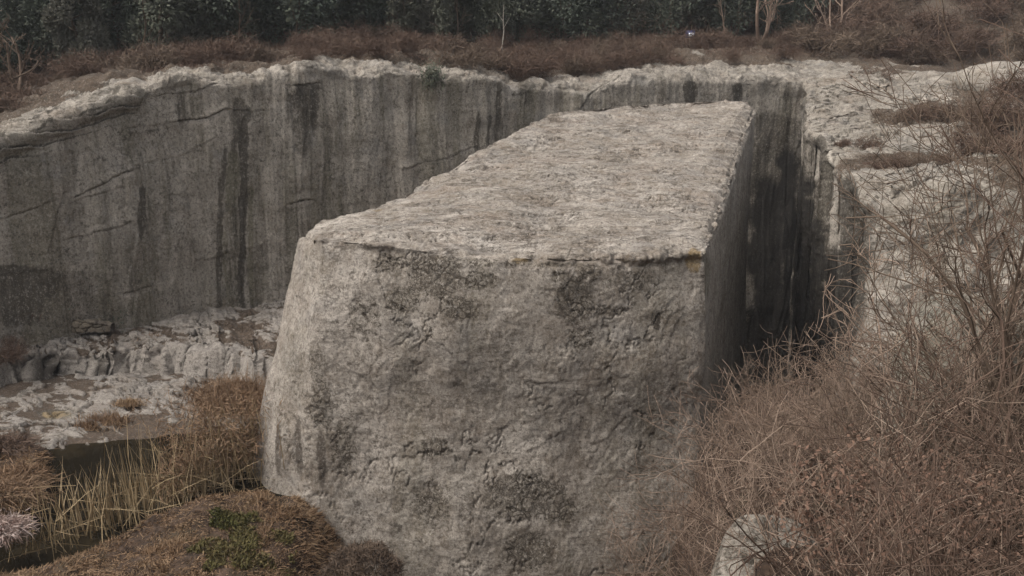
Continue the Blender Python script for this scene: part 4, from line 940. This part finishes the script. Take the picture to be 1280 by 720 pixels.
# pale plumes and pinkish brush at the far left
for x_, y_, D_, sc, mt, nm, lb in ((4, 662, 18.2, .5, 'plume', 'plume_clump', 'fluffy whitish seed plume cut by the left edge near the bottom'), (5, 620, 20.5, .9, 'reed_leaf', 'grass_clump', 'pinkish brown grass clump at the left edge above the white plume'),
                                   (30, 598, 22, .6, 'reed_leaf', 'grass_clump', 'brown grass clump at the pond edge, right of the left frame edge'), (8, 560, 24, .7, 'twig_red', 'grass_clump', 'dark reddish clump at the left edge where the rock shelf ends')):
    p = at(x_, y_, D_); n = 4200; P = rng.normal(size=(n, 3)) * np.array([.42, .35, .16]) * sc
    V, Fc = blades(P, P * np.array([1, 1, .5]) * 1.5 + rng.normal(size=(n, 3)) * .5 + np.array([.2, -.2, .35]), sc * (.15 + .35 * rng.random(n)), .006 + .006 * rng.random(n), 1.)
    o = mesh(nm, V, Fc, [M[mt]], smooth=False); o.location = p; tag(o, lb, 'grass clump')

# ------------------------------------------------------------------ thicket on the right slope
shr = []
for i in range(6):
    segs, tips = shrub_mesh(200 + i, 9, 2.0, .016, 2, 1.2, (3, 4, 7), .06, minr=.0042, wig=.21, tk=.6)
    V, Fc = tube_mesh(segs, 3); shr.append((V, Fc)); 
SM = {('twig', i): raw_mesh('bare_shrub', *shr[i], M['twig']) for i in range(6)}
SM.update({('twig_dark', i): raw_mesh('bare_shrub', *shr[i], M['twig_dark']) for i in range(6)})
SM.update({('twig_red', i): raw_mesh('bare_shrub', *shr[i], M['twig_red']) for i in range(6)})
spots = []
for D_ in (5.2, 6.2, 7.2, 8.4, 9.6, 11., 12.5, 14.2, 16.0, 18.2, 20.5):
    xs = np.arange(915 + (7 - D_) * 8, 1400, 1150 / D_ * .72)
    for x_ in xs:
        spots.append((x_ + rnd.uniform(-25, 25), D_ + rnd.uniform(-.6, .6)))
for x_, D_ in spots:
    if D_ < 9.3 and x_ < 1110 - (D_ - 5) * 8: continue
    p = at(x_, 500, D_); z = float(ground_z(np.array([p[0]]), np.array([D_]))[0])
    mt = 'twig' if (x_ < 1120 and rnd.random() < .8) or rnd.random() < .3 else rnd.choice(('twig_dark', 'twig_red'))
    sc = rnd.uniform(.7, 1.0) * (1.0 if x_ < 1150 else 1.15) * min(1., .45 + D_ / 16)
    o = put(SM[(mt, rnd.randrange(6))], 'bare_shrub', (p[0], D_, z), rnd.uniform(0, 6.28), sc, tilt=(rnd.uniform(-.15, .15), rnd.uniform(-.3, 0)))
    tag(o, 'tangled leafless shrub in the thicket on the right slope', 'shrub', 'leafless shrubs of the right foreground thicket')
# taller bare trees at the right edge
def on_ground(px_, D): p = at(px_, 400, D); return (float(p[0]), float(D), float(ground_z(np.array([p[0]]), np.array([D]))[0]))
for x_, D_, H, r, sd_, mt, lb, dv in ((1205, 10.5, 3.0, .035, 61, 'twig', 'pale stemmed young tree forking in front of the grey rock face', (-.1, 0, .5)), (1310, 9.5, 4.6, .036, 62, 'twig_dark', 'dark bare tree at the right edge reaching left over the rock', (0, 0, 1.6)),
                                   (1268, 12, 5.2, .04, 63, 'twig_dark', 'dark bare tree behind the others with branches up to the ledge', (-.1, 0, 1.3)), (1335, 12, 4.8, .05, 64, 'twig_dark', 'tallest dark bare tree leaning in from the right edge', (-.15, 0, 1.3)),
                                   (1292, 8.2, 3.8, .026, 67, 'twig_red', 'slim reddish bare tree nearest the camera at the right edge', (.1, 0, 1.8)), (1240, 10.8, 4.6, .028, 68, 'twig_dark', 'thin dark bare tree between the grey boulder and the rock ledge', (0, 0, 1.7)),
                                   (1222, 15.5, 3.0, .04, 65, 'twig_red', 'slender bare tree in front of the pale bluff', (-.15, 0, .7))):
    bare_tree('bare_tree', on_ground(x_, D_), H * .85, r, sd_, M[mt], lb, 3, (3, 5, 6, 7), .0042, .42, None, dv, .54, stems=3, upb=.10, wig=.22, clear=True)

# grey rock face and pale boulder behind the shrubs
def boulder(c, sc, seed, mat, label, amp=.22, name='boulder', pw=3.2, taper=0, **at2):
    g_u = np.linspace(0, 2 * math.pi, 221)[:-1]; g_v = np.linspace(.01, .99, 140) * math.pi
    U_, V_ = np.meshgrid(g_u, g_v, indexing='ij')
    n = np.stack([np.sin(V_) * np.cos(U_), np.sin(V_) * np.sin(U_), np.cos(V_)], -1).reshape(-1, 3)
    p_ = pw; n2 = n / (np.abs(n) ** p_).sum(1)[:, None] ** (1 / p_)
    V = n2 * np.array(sc) * np.stack([1 - taper * n2[:, 2], 1 - taper * n2[:, 2], 1 + 0 * n2[:, 2]], 1); Fc = grid_faces(220, 140, True)
    V = V + n * (amp * fbm(V + seed, .7, 4) + .3 * amp * fbm(V + seed, 3, 4, .6))[:, None]; z_ = np.zeros(len(V))
    a = dict(pale=z_ + .3, stain_shade=z_, green=z_ + .3, ochre=z_, pit=z_, soil=z_, face=z_ + .3); a.update({k: z_ + v for k, v in at2.items()})
    o = mesh(name, V, Fc, [mat], a); o.location = c; tag(o, label, 'boulder'); return o
c = at(975, 748, 9.4); o = boulder((c[0], c[1], c[2] - .16), (.9, .24, 1.15), 3, M['wall'], 'pale cracked sloping stone slab half hidden by shrubs at the bottom', .07, pw=5, taper=.46, name='stone_slab', pit=.30, pale=.3); o.rotation_euler = (-.8, .12, .1)
c = at(1228, 500, 13.5); o = boulder((c[0], c[1], c[2] - .3), (1.6, 1.0, 1.9), 8, M['wall'], 'large grey boulder behind the bare trees at the right edge', .35, pale=.2, green=.6); o.rotation_euler = (0, .15, .1)

# leaf litter and dead leaves caught in the thicket
n = 46000; X = rng.uniform(1.5, 14, n); Y = rng.uniform(4.5, 22, n) ; Z = ground_z(X, Y)
P = np.stack([X, Y, Z], 1); ppx, ppy = pix(P); k = (ppx > 860) & (ppx < 1400) & (ppy < 900); P = P[k]; n = len(P)
V, Fc = blades(P + np.array([0, 0, .02]), rng.normal(size=(n, 3)) * np.array([1, 1, .45]), .02 + .035 * rng.random(n), .006 + .007 * rng.random(n), .5)
o = mesh('leaf_litter', V, Fc, [M['leaf']], smooth=False); tag(o, 'dead leaves and litter covering the right slope', 'leaf litter', kind='stuff')
n = 38000; X = rng.uniform(2, 14, n); Y = rng.uniform(5, 22, n); Z = ground_z(X, Y); P = np.stack([X, Y, Z], 1)
ppx, ppy = pix(P); k = (ppx > 840) & (ppx < 1400) & (ppy < 900); P = P[k]; n = len(P)
V, Fc = blades(P, rng.normal(size=(n, 3)) * np.array([.7, .7, .4]) + np.array([0, 0, .5]), .15 + .35 * rng.random(n), .003 + .003 * rng.random(n), .7)
o = mesh('dry_undergrowth', V, Fc, [M['under']], smooth=False); tag(o, 'tangled dry stalks under the thicket on the right slope', 'undergrowth', kind='stuff')
n = 3600; c = at(1180, 650, 7.2); a = rng.random(n) * 6.28; s_ = rng.random(n) ** .5
P = np.stack([c[0] + np.cos(a) * s_ * 1.5, c[1] + np.sin(a) * s_ * 1.3, c[2] + rng.normal(size=n) * .22], 1)
V, Fc = blades(P, rng.normal(size=(n, 3)), .025 + .04 * rng.random(n), .008 + .010 * rng.random(n), .8)
o = mesh('withered_leaves', V, Fc, [M['leaf']], smooth=False); tag(o, 'withered reddish leaves clinging to the low right shrubs', 'leaves', kind='stuff')
n = 34; P = np.stack([c[0] + rng.normal(size=n) * .8, c[1] - .6 + rng.normal(size=n) * .3, c[2] + .1 + rng.normal(size=n) * .25], 1)
V, Fc = blades(P, rng.normal(size=(n, 3)), .03 + .04 * rng.random(n), .012 + .012 * rng.random(n), .8)
o = mesh('pale_leaves', V, Fc, [M['leaf_pale']], smooth=False); tag(o, 'few pale curled leaves among the withered leaves', 'leaves', kind='stuff')
# grass mat on the plateau
n = 150000; X0 = rng.uniform(-60, 1400, n); rd_ = tab(X0, RD); dd_ = rng.random(n) ** .8 * 22 + tab(X0, SDD) * .8
A = prof(X0); ds = np.stack([a[:, 1] for a in A], 1); zs = np.stack([a[:, 2] for a in A], 1); D_ = rd_ + dd_
zz = np.array(zs[:, 0]); 
for j in range(4):
    f = np.clip((D_ - ds[:, j]) / (ds[:, j + 1] - ds[:, j]), 0, 1); zz = np.where(D_ >= ds[:, j], zs[:, j] * (1 - f) + zs[:, j + 1] * f, zz)
P = np.stack([(X0 - 640) / F * D_ * 1.0, D_, zz], 1)
P[:, 0] = at(X0, 80, D_)[:, 0]; P[:, 2] += .0
V, Fc = blades(P, rng.normal(size=(n, 3)) * .9 + np.array([0, 0, .6]), .15 + .35 * rng.random(n), .007 + .008 * rng.random(n), .7)
o = mesh('dry_brush', V, Fc, [M['twig_red']], smooth=False); tag(o, 'mat of dry brown grass and brush on the ground above the quarry', 'brush', kind='stuff')


# ------------------------------------------------------------------ pale winter haze in the air
hv = np.array([(x, y, z) for x in (-320, 320) for y in (-70, 420) for z in (-21, 60)], float)
hz = mesh('haze', hv, np.array([[0, 1, 3, 2], [4, 6, 7, 5], [0, 4, 5, 1], [2, 3, 7, 6], [0, 2, 6, 4], [1, 5, 7, 3]]), smooth=False)
hm = bpy.data.materials.new('haze_air'); hm.use_nodes = True; hn = hm.node_tree; hn.nodes.clear()
pv = hn.nodes.new('ShaderNodeVolumePrincipled'); pv.inputs['Color'].default_value = (.88, .9, .95, 1); pv.inputs['Density'].default_value = .0004
ho = hn.nodes.new('ShaderNodeOutputMaterial'); hn.links.new(pv.outputs[0], ho.inputs['Volume']); hz.data.materials.append(hm)
tag(hz, 'thin pale haze in the air', kind='stuff')
